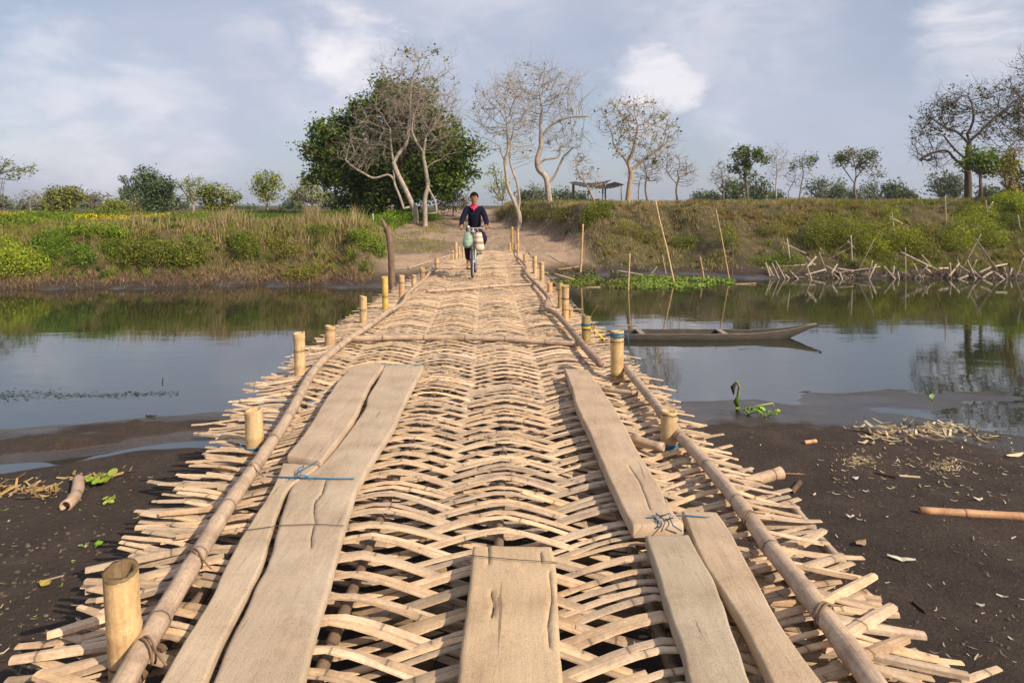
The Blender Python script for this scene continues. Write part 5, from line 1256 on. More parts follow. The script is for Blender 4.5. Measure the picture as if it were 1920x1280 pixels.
for (a, b_, wpx, lab, dk) in (((905, 850), (1018, 800), 14, 'dark plank propped against the stake on the crest', 1), ((992, 768), (997, 890), 8, 'thin upright stake holding the dark propped plank', 0),
                              ((725, 845), (742, 985), 8, 'stake wrapped in vines inside the bushes', 0), ((712, 870), (748, 890), 12, 'short pale crosspiece near the top of the vine-wrapped stake', 0),
                              ((1355, 860), (1362, 900), 8, 'short pale stake on the bank near the frame edge', 0), ((1290, 975), (1387, 885), 12, 'dark curved branch on the bank at the frame edge', 1),
                              ((1196, 790), (1200, 825), 8, 'small pale peg poking out of the bushes', 0), ((1232, 795), (1215, 822), 8, 'small pale slanting peg poking out of the bushes', 0)):
    a, b_ = c4(a), c4(b_); h = hit(b_[0], b_[1], 20.5, 30); Y = h.y - .9
    stake([a, b_], Y, wpx / 2.667, lab, 'fence_stake', 'driftwood', None, 'oldwood', (.35, .3, .26) if dk else (1.2, 1.1, 1), .25)
br = MB(); q9 = random.Random(3)
for k in range(620):
    px = q9.uniform(1660, 1930) if q9.random() < .5 else q9.uniform(1435, 1930); Y = 21.15 + abs(q9.gauss(0, .35)); X = (px - 960) * Y / F
    z = max(0, tz(X, Y)); a = q9.uniform(0, 3.1); L = q9.uniform(.12, .4)
    br.tube([(X, Y, z - .02), (X + math.cos(a) * L * .5, Y + .05, z + L * .3 * abs(math.sin(a))), (X + math.cos(a) * L, Y, z + L * .6 * abs(math.sin(a)) * q9.random())], [.013, .010, .005], 4, q9.choice(((.30, .23, .18), (.2, .15, .12), (.9, .82, .72))))
br.build('waterline_brush', M['oldwood'], None, False, kind='stuff', label='dark tangled brush along the far waterline')

# moored dugout
Yb = 11.6; sb = Yb / F
boat = empty('dugout_boat', ((1325 - 960) * sb, Yb, 0), 'long narrow grey wooden boat moored behind the right-hand posts', 'boat')
nS, nC = 46, 9; V = []; xs_ = np.linspace(1.27, (1546 - 960) * sb, nS)
for i, x in enumerate(xs_):
    t = i / (nS - 1)
    gz = .082 + .012 * math.sin(t * 3) + .17 * max(0, (t - .68) / .32) ** 1.7
    kz = -.09 + .33 * max(0, (t - .80) / .20) ** 1.1
    hw = .25 * min(1, .35 + 3 * t) * (1 - .95 * max(0, (t - .5) / .5) ** 1.3)
    for side in (0, 1):                                       # outer skin then inner skin
        for k in range(nC):
            a = math.pi * k / (nC - 1); e = (1 - .022 / max(hw, .03)) if side else 1
            cx = -math.cos(a); cz = math.sin(a) ** .6
            yy = Yb + .12 + hw * max(e, .3) * (abs(cx) ** .8) * (1 if cx > 0 else -1)
            V.append((x, yy, gz - (gz - kz - (.03 if side else 0)) * cz + (.004 * math.sin(x * 9) )))
Fq_ = []
def vi(i, s_, k): return i * nC * 2 + s_ * nC + k
for i in range(nS - 1):
    for k in range(nC - 1):
        Fq_.append((vi(i, 0, k), vi(i, 0, k + 1), vi(i + 1, 0, k + 1), vi(i + 1, 0, k)))
        Fq_.append((vi(i, 1, k), vi(i + 1, 1, k), vi(i + 1, 1, k + 1), vi(i, 1, k + 1)))
    for k in (0, nC - 1):
        Fq_.append((vi(i, 0, k), vi(i + 1, 0, k), vi(i + 1, 1, k), vi(i, 1, k)) if k == 0 else (vi(i, 0, k), vi(i, 1, k), vi(i + 1, 1, k), vi(i + 1, 0, k)))
for i in (0, nS - 1):
    for k in range(nC - 1): Fq_.append((vi(i, 0, k), vi(i, 1, k), vi(i, 1, k + 1), vi(i, 0, k + 1)))
mk('hull', V, Fq_, M['hull'], boat, None, [(.06, .05, .04)], True)
for s_ in (0, 1):
    rl = MB(); P = [Vector(V[vi(i, 0, 0 if s_ == 0 else nC - 1)]) + Vector((0, .008 if s_ == 0 else -.008, .008)) for i in range(0, nS, 2)]
    rl.tube(P, .009, 5, (.17, .145, .12)); rl.build('gunwale', M['hull'], boat, True)
for x in (2.2, 3.6): MB().box((x, Yb + .12, .10), (.09, .42, .022), None, (.28, .23, .19)).build('thwart', M['hull'], boat)
t = MB(); t.tube([(1.30, Yb - .02, .12), (1.24, Yb - .5, .30), (1.22, Yb - 1.2, .62), (1.2, 9.6, .86)], .006, 5, (.55, .38, .08)); t.build('mooring_rope', M['cord'], boat, True)

# shelter on the bank
Ys = 47.0
sh = empty('open_shelter', (U(1118, 380, Ys).x, Ys, tz(U(1118, 380, Ys).x, Ys)), 'small open shelter with a sagging sheet roof, coloured dark as in shade, on thin posts', 'shelter')
for (px, py, dy) in ((1074, 343, 0), (1101, 350, -1.0), (1135, 343, 0), (1161, 350, -1.0), (1136, 341, 1.6), (1080, 342, 1.6)):
    p = U(px, py, Ys); MB().tube([(p.x, Ys + dy, tz(p.x, Ys + dy) - .1), (p.x, Ys + dy, p.z)], .055, 6, (.30, .26, .22)).build('post', M['bark'], sh, True)
def sheet(c, nm, tint):
    """a curved sheet through four pixel corners at given depths, with real corrugation and thickness"""
    (a, b_, c_, d) = [U(x, y, Y) for x, y, Y in c]; n = 24; V = []; Fc = []
    for i in range(n + 1):
        for j in range(7):
            u, v = i / n, j / 6; p = a.lerp(b_, u).lerp(d.lerp(c_, u), v)
            sag = -.16 * math.sin(math.pi * u) + .02 * math.sin(i * 2.2)
            V.append((p.x, p.y, p.z + sag)); 
    m = len(V); V += [(x, y, z - .03) for x, y, z in V]
    for i in range(n):
        for j in range(6):
            k = i * 7 + j; Fc.append((k, k + 1, k + 8, k + 7)); Fc.append((m + k, m + k + 7, m + k + 8, m + k + 1))
    for i in range(n):
        for j in (0, 6): k = i * 7 + j; Fc.append((k, k + 7, m + k + 7, m + k))
    for j in range(6):
        for i in (0, n): k = i * 7 + j; Fc.append((k, k + 1, m + k + 1, m + k))
    mk(nm, V, Fc, M['hull'], sh, None, [tint])
sheet(((1067, 342, Ys - 1.4), (1128, 350, Ys - 1.4), (1146, 337, Ys + 1.8), (1078, 340, Ys + 1.8)), 'roof_sheet', (.055, .05, .045))  # near-black roof tints paint in the shade of the underside
sheet(((1112, 351, Ys - 1.45), (1170, 346, Ys - 1.3), (1152, 341, Ys + 1.6), (1120, 340, Ys + 1.7)), 'roof_sheet', (.045, .04, .035))
p = U(1106, 378, Ys); MB().box((p.x, Ys, p.z), (1.2, .9, .35), None, (.26, .24, .22)).build('bench', M['hull'], sh)

# water plants by the landing
q = np.random.default_rng(31)
n = 6500; px = q.uniform(1032, 1378, n); w_ = np.interp(px, [1032, 1060, 1200, 1330, 1378], [6, 12, 13, 9, 3]); cy = np.interp(px, [1032, 1100, 1200, 1300, 1378], [527, 526, 529, 531, 529])
py = cy + w_ * q.uniform(-1, 1, n); Y = WS / (py - HOR); X = (px - 960) * Y / F
k = fbm(X * 2.0, Y * .8, 3) > -.09; X, Y, px = X[k], Y[k], px[k]
Z = np.maximum(terr(X, Y), 0) + q.uniform(0, .03, len(X)) * (1 + .8 * (px > 1200))
bright = np.interp(px, [1032, 1180, 1220, 1378], [.3, .4, 1, 1])[:, None]
T = (np.array([[.12, .12, .035]]) * (1 - bright) + np.array([[.20, .27, .05]]) * bright) * q.uniform(.6, 1.3, (len(X), 1))
V, Fq, TT = leafquads(np.stack([X, Y, Z], 1), q.uniform(.05, .11, len(X)), T, np.array([[0, -.4, .8]]), .85, 3)
mk('water_hyacinth', V, Fq, M['leaf'], None, None, TT, False, kind='stuff', label='bright green floating water plants along the landing')
# thin floating weed on the left water
n = 1500; px = np.concatenate([q.uniform(-30, 115, 700), q.uniform(105, 335, 800)]); py = np.concatenate([742 + q.normal(0, 5, 700) - .03 * px[:700], 742 - .02 * (px[700:] - 100) + q.normal(0, 2.4, 800)])
Y = WS / (py - HOR); X = (px - 960) * Y / F; k = terr(X, Y) < -.01; X, Y = X[k], Y[k]
kk = q.random(len(X)) < .4; X, Y = X[kk], Y[kk]; L_ = q.uniform(.006, .022, len(X)); W_ = q.uniform(.006, .03, len(X)); a_ = q.uniform(-.5, .5, len(X))
V = np.stack([np.stack([X + sx * W_ * np.cos(a_) - sy * L_ * np.sin(a_), Y + sy * L_ * np.cos(a_) + sx * W_ * np.sin(a_), np.full(len(X), .004)], 1) for sx, sy in ((-1, 0), (0, -.5), (1, 0), (0, .5))], 1).reshape(-1, 3)
Fq = np.arange(len(X) * 4).reshape(-1, 4); TT = np.repeat(palette(len(X), [(.045, .06, .03), (.07, .085, .045)], q), 4, 0)
mk('floating_weed', V, Fq, M['leaf'], None, None, TT, False, kind='stuff', label='thin film of floating weed on the open water')

# chips and straw on the mud
def litter(name, n, dist, size, cols, seed, label, curl=.3):
    q = np.random.default_rng(seed); mb = MB(); rq = random.Random(seed)
    for k in range(n):
        px, py = dist(rq); h = hit(px, py, 1.5, 12.9)
        if h.z <= .002 and rq.random() < .8: continue
        L = size * rq.uniform(.3, 1.5) ** 1.3; a = rq.uniform(0, 6.28); w = L * rq.uniform(.06, .2) + .002
        d = Vector((math.cos(a), math.sin(a), 0)); s_ = Vector((-d.y, d.x, 0)); c = Vector(h) + Vector((0, 0, .006))
        cv = rq.uniform(-curl, curl) * L; V = []
        for i, tt in enumerate((-.5, 0, .5)):
            p = c + d * L * tt + s_ * cv * (1 - 4 * tt * tt) * .5 + Vector((0, 0, (rq.uniform(0, .25) * L if i != 1 else 0)))
            V += [p - s_ * w * (.5 if i == 1 else .3), p + s_ * w * (.5 if i == 1 else .3) + Vector((0, 0, w * .3))]
        b_ = rq.uniform(.6, 1.15); col = tuple(x * b_ for x in rq.choice(cols))
        mb.add(V, [(0, 1, 3, 2), (2, 3, 5, 4)], None, col)
    return mb.build(name, M['straw'], None, False, kind='stuff', label=label)
ST = [(.52, .42, .24), (.42, .30, .15), (.60, .50, .34), (.30, .2, .12)]
litter('straw_litter', 230, lambda r: (r.gauss(1760, 34), r.gauss(808, 9)) if r.random() < .45 else ((r.gauss(1668, 36), r.gauss(812, 10)) if r.random() < .8 else (r.uniform(1800, 1880), r.uniform(805, 830))), .11, ST, 1, 'heap of pale straw near the wet edge of the mud')
litter('straw_crumbs', 700, lambda r: (r.gauss(1610, 17), r.gauss(866, 5)) if r.random() < .3 else ((r.gauss(1775, 16), r.gauss(876, 7)) if r.random() < .4 else (r.uniform(1560, 1930), r.triangular(820, 960, 860))), .034, ST, 2, 'crumbs of straw and chips spread over the right mud bank')
litter('bamboo_chips', 260, lambda r: (r.uniform(1400, 1930), r.uniform(800, 1270)), .035, [(.55, .45, .33), (.2, .15, .11)], 3, 'scattered small bamboo chips on the right mud bank')
litter('washed_up_straw', 150, lambda r: (r.uniform(-10, 110), r.gauss(920 - 0, 8)) if r.random() < .8 else (r.uniform(110, 260), r.gauss(895, 6)), .10, [(.40, .25, .09), (.46, .34, .17), (.25, .16, .09)], 4, 'line of washed-up straw along the left channel')
litter('mud_chips', 320, lambda r: (r.uniform(-10, 400), r.uniform(890, 1270)), .028, [(.5, .4, .28), (.22, .17, .12), (.2, .25, .05)], 5, 'scattered small chips on the left mud bank')
lm = MB(); rq = random.Random(8)
for k in range(900):
    if rq.random() < .5: px, py = rq.uniform(-10, 420), rq.uniform(860, 1275)
    else: px, py = rq.uniform(1330, 1930), rq.uniform(775, 1275)
    h = hit(px, py, 1.5, 12.9)
    if h.z < .012: continue
    r_ = rq.uniform(.002, .009) * (1.6 if 1000 < py < 1120 and px < 200 else 1)
    lm.blob((h.x, h.y, h.z), (r_ * 1.5, r_ * 1.2, r_), k, 6, 4, .35, (.10, .075, .06) if rq.random() < .93 else (.15, .13, .11))
lm.build('mud_clods', M['bark'], None, True, kind='stuff', label='small clods and stones on the mud')

# single things lying on the mud
def lying(a, b_, r, label, name, cat, mat='rail', tint=(1, 1, 1), hollow=True, mid=None, n=12, sink=.3):
    A = hit(*a, 1.5, 12.9); B = hit(*b_, 1.5, 12.9); up = Vector((0, 0, r * (1 - sink)))
    P = [A + up] + ([hit(*mid, 1.5, 12.9) + up] if mid else []) + [B + up]
    L = []; m = 14
    for i in range(m + 1):
        t_ = i / m
        L.append(P[0].lerp(P[-1], t_) if len(P) == 2 else (P[0] * (1 - t_) ** 2 + P[1] * 2 * t_ * (1 - t_) + P[2] * t_ * t_))
    rad = [r * (1.09 if i in (4, 9) else 1) for i in range(m + 1)]
    single(name, MB().tube(L, rad, n, tint, hollow=hollow), mat, label, cat)
lying((1990, 978), (1724, 962), .027, 'orange-brown bamboo cane lying on the mud and cut by the frame edge', 'bamboo_cane', 'bamboo cane', tint=(1.1, .85, .65))
lying((147, 905), (122, 957), .042, 'pale bent hollow bamboo piece lying on the left mud', 'bamboo_piece', 'bamboo piece', tint=(1.05, 1.0, 1.0), mid=(150, 938))
lying((1465, 888), (1510, 890), .006, 'thin reddish stem lying beyond the thick cane end', 'dry_reed', 'reed', tint=(.8, .5, .35), hollow=False, n=6)
lying((1508, 832), (1530, 829), .018, 'short pinkish-orange bamboo stub on the dark mud', 'bamboo_stub', 'bamboo piece', tint=(1.3, .95, .75))
lying((1640, 888), (1680, 897), .010, 'short black rotten stick on the right mud', 'rotten_stick', 'stick', 'oldwood', (.12, .1, .09), False, n=6)
lying((1500, 905), (1484, 925), .02, 'dull flattened cane sunk in the mud by the bridge', 'sunken_cane', 'bamboo piece', tint=(.30, .25, .2), sink=.8)
lying((1712, 1130), (1735, 1150), .008, 'small dark curved chip of bark on the right mud', 'bark_chip', 'bark', 'oldwood', (.2, .16, .13), False, n=6)
lying((1150, 692), (1196, 694), .008, 'thin pale stick sticking out over the water under the right-hand post', 'dry_reed', 'reed', tint=(.9, .8, .7), hollow=False, n=6)
lying((1780, 858), (1830, 872), .007, 'thin grey twig on the straw crumbs', 'dry_twig', 'twig', 'oldwood', (1, .9, .8), False, n=6)
lying((1685, 893), (1725, 896), .009, 'pale curled sheath strip on the right mud', 'sheath_strip', 'bamboo piece', 'oldwood', (1.5, 1.35, 1.0), False, n=6)
lying((70, 1093), (120, 1080), .006, 'thin grey twig on the left mud near the bridge edge', 'dry_twig', 'twig', 'oldwood', (.8, .7, .6), False, n=6)
def flake(px, py, L, W, label, col, seed, cat='scrap'):
    h = hit(px, py, 1.5, 12.9); q_ = random.Random(seed); mb = MB()
    a = q_.uniform(-.5, .5); d = Vector((math.cos(a), math.sin(a), 0)); s_ = Vector((-d.y, d.x, 0)); V = []
    for i in range(7):
        t_ = i / 6 - .5; w = W * (1 - (2 * t_) ** 2) * .5 + W * .1 * q_.random()
        c = Vector(h) + d * L * t_ + Vector((0, 0, .012 + .02 * abs(t_) + .006 * q_.random()))
        for sgn, dz in ((-1, 0), (0, .006), (1, .002)): V.append(c + s_ * w * sgn + Vector((0, 0, dz)))
    m = len(V); V += [v - Vector((0, 0, .004)) for v in V]; Fc = []
    for i in range(6):
        for j in range(2): k = i * 3 + j; Fc += [(k, k + 1, k + 4, k + 3), (m + k, m + k + 3, m + k + 4, m + k + 1)]
        for j in (0, 2): k = i * 3 + j; Fc.append((k, k + 3, m + k + 3, m + k))
    mb.add(V, Fc, None, col); single('scrap', mb, 'straw', label, cat, None, False)
flake(1690, 1052, .15, .035, 'pale torn sheath scrap alone on the open mud', (.62, .56, .42), 1)
flake(1614, 1022, .09, .05, 'curled brown dry leaf on the mud right of the bridge', (.33, .22, .14), 2, 'leaf')
flake(1594, 972, .05, .015, 'tiny pale chip on the mud right of the bridge', (.7, .62, .5), 3)
flake(1838, 1140, .04, .01, 'tiny light sliver on the mud near the frame edge', (.5, .45, .36), 4)
flake(1604, 900, .05, .03, 'small grey-white shell-like scrap on the mud', (.6, .55, .55), 5)
flake(1903, 856, .20, .05, 'cream leaf sheath lying at the wet edge near the frame edge', (.68, .58, .38), 6)
flake(1834, 939, .06, .03, 'small cream scrap on the mud above the long cane', (.66, .56, .42), 7)
flake(85, 1098, .07, .05, 'crumpled yellow-brown dry leaf on the left mud', (.42, .30, .07), 8, 'leaf')
flake(283, 783, .12, .06, 'small black lump at the left water edge', (.03, .025, .02), 9, 'lump')

def plantlet(px, py, n, size, cols, label, seed, spread=.08, hgt=.08, cat='plant'):
    h = hit(px, py, 1.5, 12.9); q = np.random.default_rng(seed); root = empty('water_plant', h, label, cat)
    st = MB()
    for k in range(n):
        a = q.uniform(0, 6.28); r_ = spread * q.random() ** .5; tip = Vector((h.x + r_ * math.cos(a), h.y + r_ * math.sin(a), h.z + hgt * q.uniform(.3, 1)))
        st.tube([h, h.lerp(tip, .6) + Vector((0, 0, .01)), tip], [.005, .004, .003], 5, (.20, .28, .06))
        # round cupped leaf
        nrm = Vector((q.normal() * .5, q.normal() * .5 - .3, 1)).normalized(); x = nrm.orthogonal().normalized(); y_ = nrm.cross(x); V = [tip]; s_ = size * q.uniform(.6, 1.2)
        for i in range(10):
            b_ = 6.283 * i / 10; V.append(tip + (x * math.cos(b_) * s_ + y_ * math.sin(b_) * s_ * .8) + nrm * s_ * .25 + (x * s_ * .5))
        mb = MB(); c = cols[int(q.integers(0, len(cols)))]; mb.add(V, [(0, i + 1, (i + 1) % 10 + 1) for i in range(10)], None, tuple(v * q.uniform(.8, 1.2) for v in c)); mb.build('leaf', M['leaf'], root, True)
    st.build('stems', M['leaf'], root, True)
LG = [(.26, .38, .04), (.20, .32, .03), (.32, .42, .06)]
plantlet(186, 908, 9, .036, LG, 'lime-green water plant beside the bent bamboo piece', 1, .09, .07)
plantlet(210, 942, 6, .022, [(.40, .42, .06)], 'small yellowish plant below the lime-green one', 2, .07, .03)
plantlet(183, 1026, 4, .016, LG, 'tiny bright sprig alone on the left mud', 3, .03, .02)
plantlet(158, 1025, 3, .012, [(.35, .38, .2)], 'tiny pale sprig beside the bright one', 4, .03, .015)
plantlet(1402, 778, 8, .035, [(.14, .22, .04), (.22, .30, .06)], 'water plant stranded at the foot of the wilted stalk', 5, .13, .09)
plantlet(1438, 781, 9, .035, LG, 'bright green water plant right of the wilted stalk', 6, .12, .06)
plantlet(1748, 748, 3, .03, [(.4, .42, .15)], 'tiny yellow-green plant on the wet mud flat', 7, .03, .03)
h = hit(1383, 772, 1.5, 12.9); root = empty('wilted_stalk', h, 'wilted upright stalk with a drooping black leaf', 'plant')
mb = MB(); mb.tube([h, h + Vector((0, 0, .14)), h + Vector((.02, 0, .27)), h + Vector((-.01, 0, .33)), h + Vector((-.05, -.01, .30))], [.022, .018, .014, .012, .008], 7, (.25, .24, .10)); mb.build('stem', M['leaf'], root, True)
mb = MB(); mb.tube([h + Vector((-.02, -.02, .33)), h + Vector((-.06, -.02, .27)), h + Vector((-.05, -.02, .19))], [.010, .026, .004], 6, (.06, .05, .04)); mb.build('leaf', M['leaf'], root, True)
mb = MB(); mb.tube([h + Vector((0, 0, .05)), h + Vector((-.02, -.02, .12)), h + Vector((.0, -.02, .18))], [.014, .034, .01], 6, (.08, .14, .03)); mb.build('leaf', M['leaf'], root, True)
mb = MB(); mb.tube([h + Vector((.05, -.02, .02)), h + Vector((.2, -.1, .10)), h + Vector((.36, -.05, .11)), h + Vector((.40, 0, .04))], .008, 5, (.42, .44, .16)); mb.build('runner', M['leaf'], root, True)

# ------------------------------------------------------------------ bicycle and rider
BX, BY_, BZ = (886 - 960) * 14.0 / F, 14.0, DZ + .055
yaw = .0
def W(x, y, z): return Vector((BX + x * math.cos(yaw) - y * math.sin(yaw), BY_ + x * math.sin(yaw) + y * math.cos(yaw), BZ + z))
bike = empty('bicycle', W(0, .5, 0), 'old black roadster bicycle ridden toward the viewer on the bridge', 'bicycle')
BLK = (.02, .02, .022); STL = (.45, .45, .46)
def wheel(cy, name='wheel'):
    c = W(0, cy, .34)
    def ring(rad, r, n=28, m=8):
        V = []; Fc = []
        for i in range(n):
            a = 6.2832 * i / n
            for k in range(m):
                b_ = 6.2832 * k / m; rr_ = rad + r * math.cos(b_); V.append(W(r * math.sin(b_), cy + rr_ * math.cos(a), .34 + rr_ * math.sin(a)))
        for i in range(n):
            for k in range(m): Fc.append((i * m + k, ((i + 1) % n) * m + k, ((i + 1) % n) * m + (k + 1) % m, i * m + (k + 1) % m))
        return V, Fc
    o = MB().add(*ring(.320, .022), None, (.055, .05, .045)).build(name, M['paint'], bike, True)
    MB().add(*ring(.298, .011), None, STL).build('rim', M['metal'], o, True)
    hb = MB(); hb.tube([W(-.05, cy, .34), W(.05, cy, .34)], .022, 8, STL); hb.build('hub', M['metal'], o, True)
    sp = MB()
    for i in range(24):
        a = 6.2832 * i / 24; sd = .03 if i % 2 else -.03; sp.tube([W(sd, cy, .34), W(0, cy + .295 * math.cos(a), .34 + .295 * math.sin(a))], .0022, 3, STL, cap=False)
    sp.build('spokes', M['metal'], o)
wheel(0); wheel(1.08)
def bt(pts, r, name, col=BLK, mat='metal', n=8): return MB().tube([W(*p) for p in pts], r, n, col).build(name, M[mat], bike, True)
fr = MB()
for pts, r in (([(0, .27, .86), (0, .22, .62)], .022), ([(0, .265, .83), (0, .70, .84)], .016), ([(0, .225, .64), (0, .62, .32)], .018), ([(0, .62, .30), (0, .74, .90)], .016), ([(.03, .72, .83), (.045, 1.08, .34)], .009), ([(-.03, .72, .83), (-.045, 1.08, .34)], .009), ([(.03, .62, .31), (.045, 1.08, .34)], .009), ([(-.03, .62, .31), (-.045, 1.08, .34)], .009)):
    fr.tube([W(*p) for p in pts], r, 8, BLK)
fr.build('frame', M['metal'], bike, True)
fk = MB()
for s_ in (-1, 1): fk.tube([W(s_ * .045, .21, .70), W(s_ * .05, .14, .60), W(s_ * .05, .04, .42), W(s_ * .05, 0, .34)], .011, 6, STL if s_ > 0 else BLK)
fk.tube([W(-.05, .21, .71), W(.05, .21, .71)], .016, 6, BLK); fk.build('fork', M['metal'], bike, True)
hbm = MB(); hbm.tube([W(-.26, .40, 1.00), W(-.245, .28, 1.01), W(-.18, .22, 1.02), W(0, .21, 1.02), W(.18, .22, 1.02), W(.245, .28, 1.01), W(.26, .40, 1.00)], .0095, 8, (.4, .39, .4)); hbm.tube([W(0, .27, .86), W(0, .24, .95), W(0, .21, 1.02)], .014, 8, STL)
hb_o = hbm.build('handlebar', M['metal'], bike, True)
for s_ in (-1, 1): MB().tube([W(s_ * .252, .33, 1.006), W(s_ * .262, .44, .998)], .017, 8, (.03, .03, .03)).build('grip', M['paint'], hb_o, True)
MB().blob(W(-.10, .19, 1.05), (.03, .03, .022), 2, 10, 6, .0, (.7, .7, .72)).build('bell', M['metal'], hb_o, True)
bt([(0, .20, .95), (0, .12, .955)], .035, 'headlamp', (.35, .36, .36))
bt([(-.045, .18, .98), (-.05, .19, .72)], .004, 'brake_rod', STL); bt([(.045, .18, .98), (.05, .19, .72)], .004, 'brake_rod', STL)
for cy in (0, 1.08):
    for s_ in (0,):
        md = MB(); pts = [W(0, cy + .358 * math.cos(a), .34 + .358 * math.sin(a)) for a in (np.linspace(.25, 2.3, 12) if cy == 0 else np.linspace(-.2, 2.6, 14))]
        md.tube(pts, .020, 6, (.05, .05, .05)); md.build('mudguard', M['metal'], bike, True)
bt([(0, .74, .88), (0, .76, .95)], .012, 'seat_post', STL)
MB().blob(W(0, .82, .955), (.11, .15, .04), 5, 12, 7, .03, (.05, .035, .03)).build('saddle', M['paint'], bike, True)
rk = MB()
for s_ in (-.06, .06): rk.tube([W(s_, .86, .74), W(s_, 1.28, .74), W(s_, 1.08, .36)], .006, 5, STL)
for yy in (.95, 1.1, 1.25): rk.tube([W(-.06, yy, .74), W(.06, yy, .74)], .005, 5, STL)
rk.build('rear_rack', M['metal'], bike, True)
MB().tube([W(.045, .62, .30), W(.052, .62, .30)], .095, 20, STL).build('chainring', M['metal'], bike, True)
for s_, dy, dz in ((-1, -.06, -.16), (1, .06, .16)):
    c_ = MB().tube([W(s_ * .06, .62, .30), W(s_ * .07, .62 + dy, .30 + dz)], .010, 6, STL).build('crank', M['metal'], bike, True)
    MB().box(W(s_ * .115, .62 + dy, .30 + dz), (.09, .08, .022), None, (.03, .03, .03)).build('pedal', M['paint'], c_)

def skin(name, verts, edges, rad, mat, tint, parent=None, sub=2, root=0, **props):
    me = bpy.data.meshes.new(name); me.from_pydata([tuple(v) for v in verts], edges, []); me.update()
    o = bpy.data.objects.new('tmp_' + name, me); SC.collection.objects.link(o)
    md_ = o.modifiers.new('s', 'SKIN'); md_.use_smooth_shade = True; md_.branch_smoothing = .6
    for i, v in enumerate(me.skin_vertices[0].data):
        r = rad[i]; v.radius = (r, r) if not isinstance(r, tuple) else r; v.use_root = (i == root)
    sd = o.modifiers.new('u', 'SUBSURF'); sd.levels = sub; sd.render_levels = sub
    dg = bpy.context.evaluated_depsgraph_get(); ev = o.evaluated_get(dg); em = ev.to_mesh()
    V = [tuple(v.co) for v in em.vertices]; Fc = [tuple(p.vertices) for p in em.polygons]; ev.to_mesh_clear()
    bpy.data.objects.remove(o); bpy.data.meshes.remove(me)
    return mk(name, V, Fc, M[mat], parent, None, [tint], True, **props)
class Sk:
    def __init__(s): s.v = []; s.e = []; s.r = []
    def n(s, p, r, frm=None):
        s.v.append(W(*p)); s.r.append(r); i = len(s.v) - 1
        if frm is not None: s.e.append((frm, i))
        return i
SKIN = (.32, .155, .09)
b = Sk()
hip = b.n((0, .84, 1.00), .125); wa = b.n((0, .80, 1.12), .115, hip); ch = b.n((0, .70, 1.30), .135, wa); nk0 = b.n((0, .645, 1.435), .060, ch); nk = b.n((0, .625, 1.505), .056, nk0)
h1 = b.n((0, .60, 1.575), .066, nk); h2 = b.n((0, .60, 1.65), (.078, .088), h1); h3 = b.n((0, .61, 1.715), (.070, .080), h2); h4 = b.n((0, .62, 1.745), .045, h3)
hands = {}
for s_ in (-1, 1):
    sh_ = b.n((s_ * .165, .66, 1.42), .058, ch); el = b.n((s_ * .255, .60, 1.17), .040, sh_); wr = b.n((s_ * .262, .46, 1.035), .027, el); pm = b.n((s_ * .258, .41, 1.02), .033, wr)
    hands[s_] = pm
    for k, (dy, L) in enumerate(((.030, .022), (.012, .026), (-.006, .025), (-.022, .02))):      # four fingers closed over the grip
        f1 = b.n((s_ * .262 + s_ * .018, .40 + dy - .02, 1.020), .0095, pm); f2 = b.n((s_ * .285, .39 + dy - .02, 1.000), .009, f1); f3 = b.n((s_ * .272, .39 + dy - .02, .980), .008, f2)
    t1 = b.n((s_ * .235, .40, 1.015), .0105, pm); t2 = b.n((s_ * .232, .375, .995), .009, t1)
# leg with the low pedal, bare foot pointing forward
def leg(s_, knee, ankle, heel, toe):
    th = b.n((s_ * .085, .80, .97), .10, hip); k1 = b.n(knee, .062, th); cf = b.n(tuple(knee[i] * .6 + ankle[i] * .4 + (.0, .015, 0)[i] for i in range(3)), .052, k1); an = b.n(ankle, .036, cf)
    hl = b.n(heel, .034, an); ft = b.n(tuple(heel[i] * .4 + toe[i] * .6 for i in range(3)), .034, an)
    for k in range(5): 
        off = (k - 2) * .016; b.n((toe[0] + off, toe[1] + abs(k - 1.2) * .008, toe[2]), .010, ft)
leg(-1, (-.13, .45, .66), (-.125, .60, .26), (-.125, .64, .195), (-.135, .43, .175))
leg(1, (.215, .44, .80), (.135, .73, .57), (.13, .77, .52), (.135, .58, .505))
body = skin('person', b.v, b.e, b.r, 'skin', SKIN, None, 2, 0, label='dark-haired man in a navy jumper and pink collar riding the bicycle barefoot', cat='person')
pe = body
NAVY = (.012, .012, .028)
c = Sk(); a0 = c.n((0, .83, .985), .158); a1 = c.n((0, .80, 1.12), .158, a0); a2 = c.n((0, .70, 1.30), .172, a1); a3 = c.n((0, .65, 1.43), .125, a2)
for s_ in (-1, 1):
    s1 = c.n((s_ * .155, .66, 1.435), .088, a3); s2 = c.n((s_ * .262, .60, 1.17), .062, s1); s3 = c.n((s_ * .268, .485, 1.055), .045, s2)
skin('jumper', c.v, c.e, c.r, 'cloth', NAVY, pe, 2, 0)
c = Sk(); a0 = c.n((0, .84, .95), .120)
for s_, kn, an in ((-1, (-.13, .45, .66), (-.125, .585, .33)), (1, (.215, .44, .80), (.14, .71, .61))):
    t1 = c.n((s_ * .085, .78, .935), .105, a0); t2 = c.n(kn, .085, t1); t3 = c.n(tuple((kn[i] + an[i]) / 2 for i in range(3)), .075, t2); t4 = c.n(an, .062, t3)
skin('trousers', c.v, c.e, c.r, 'cloth', (.022, .014, .040), pe, 2, 0)
PINK = (.75, .05, .14)
cl = MB()
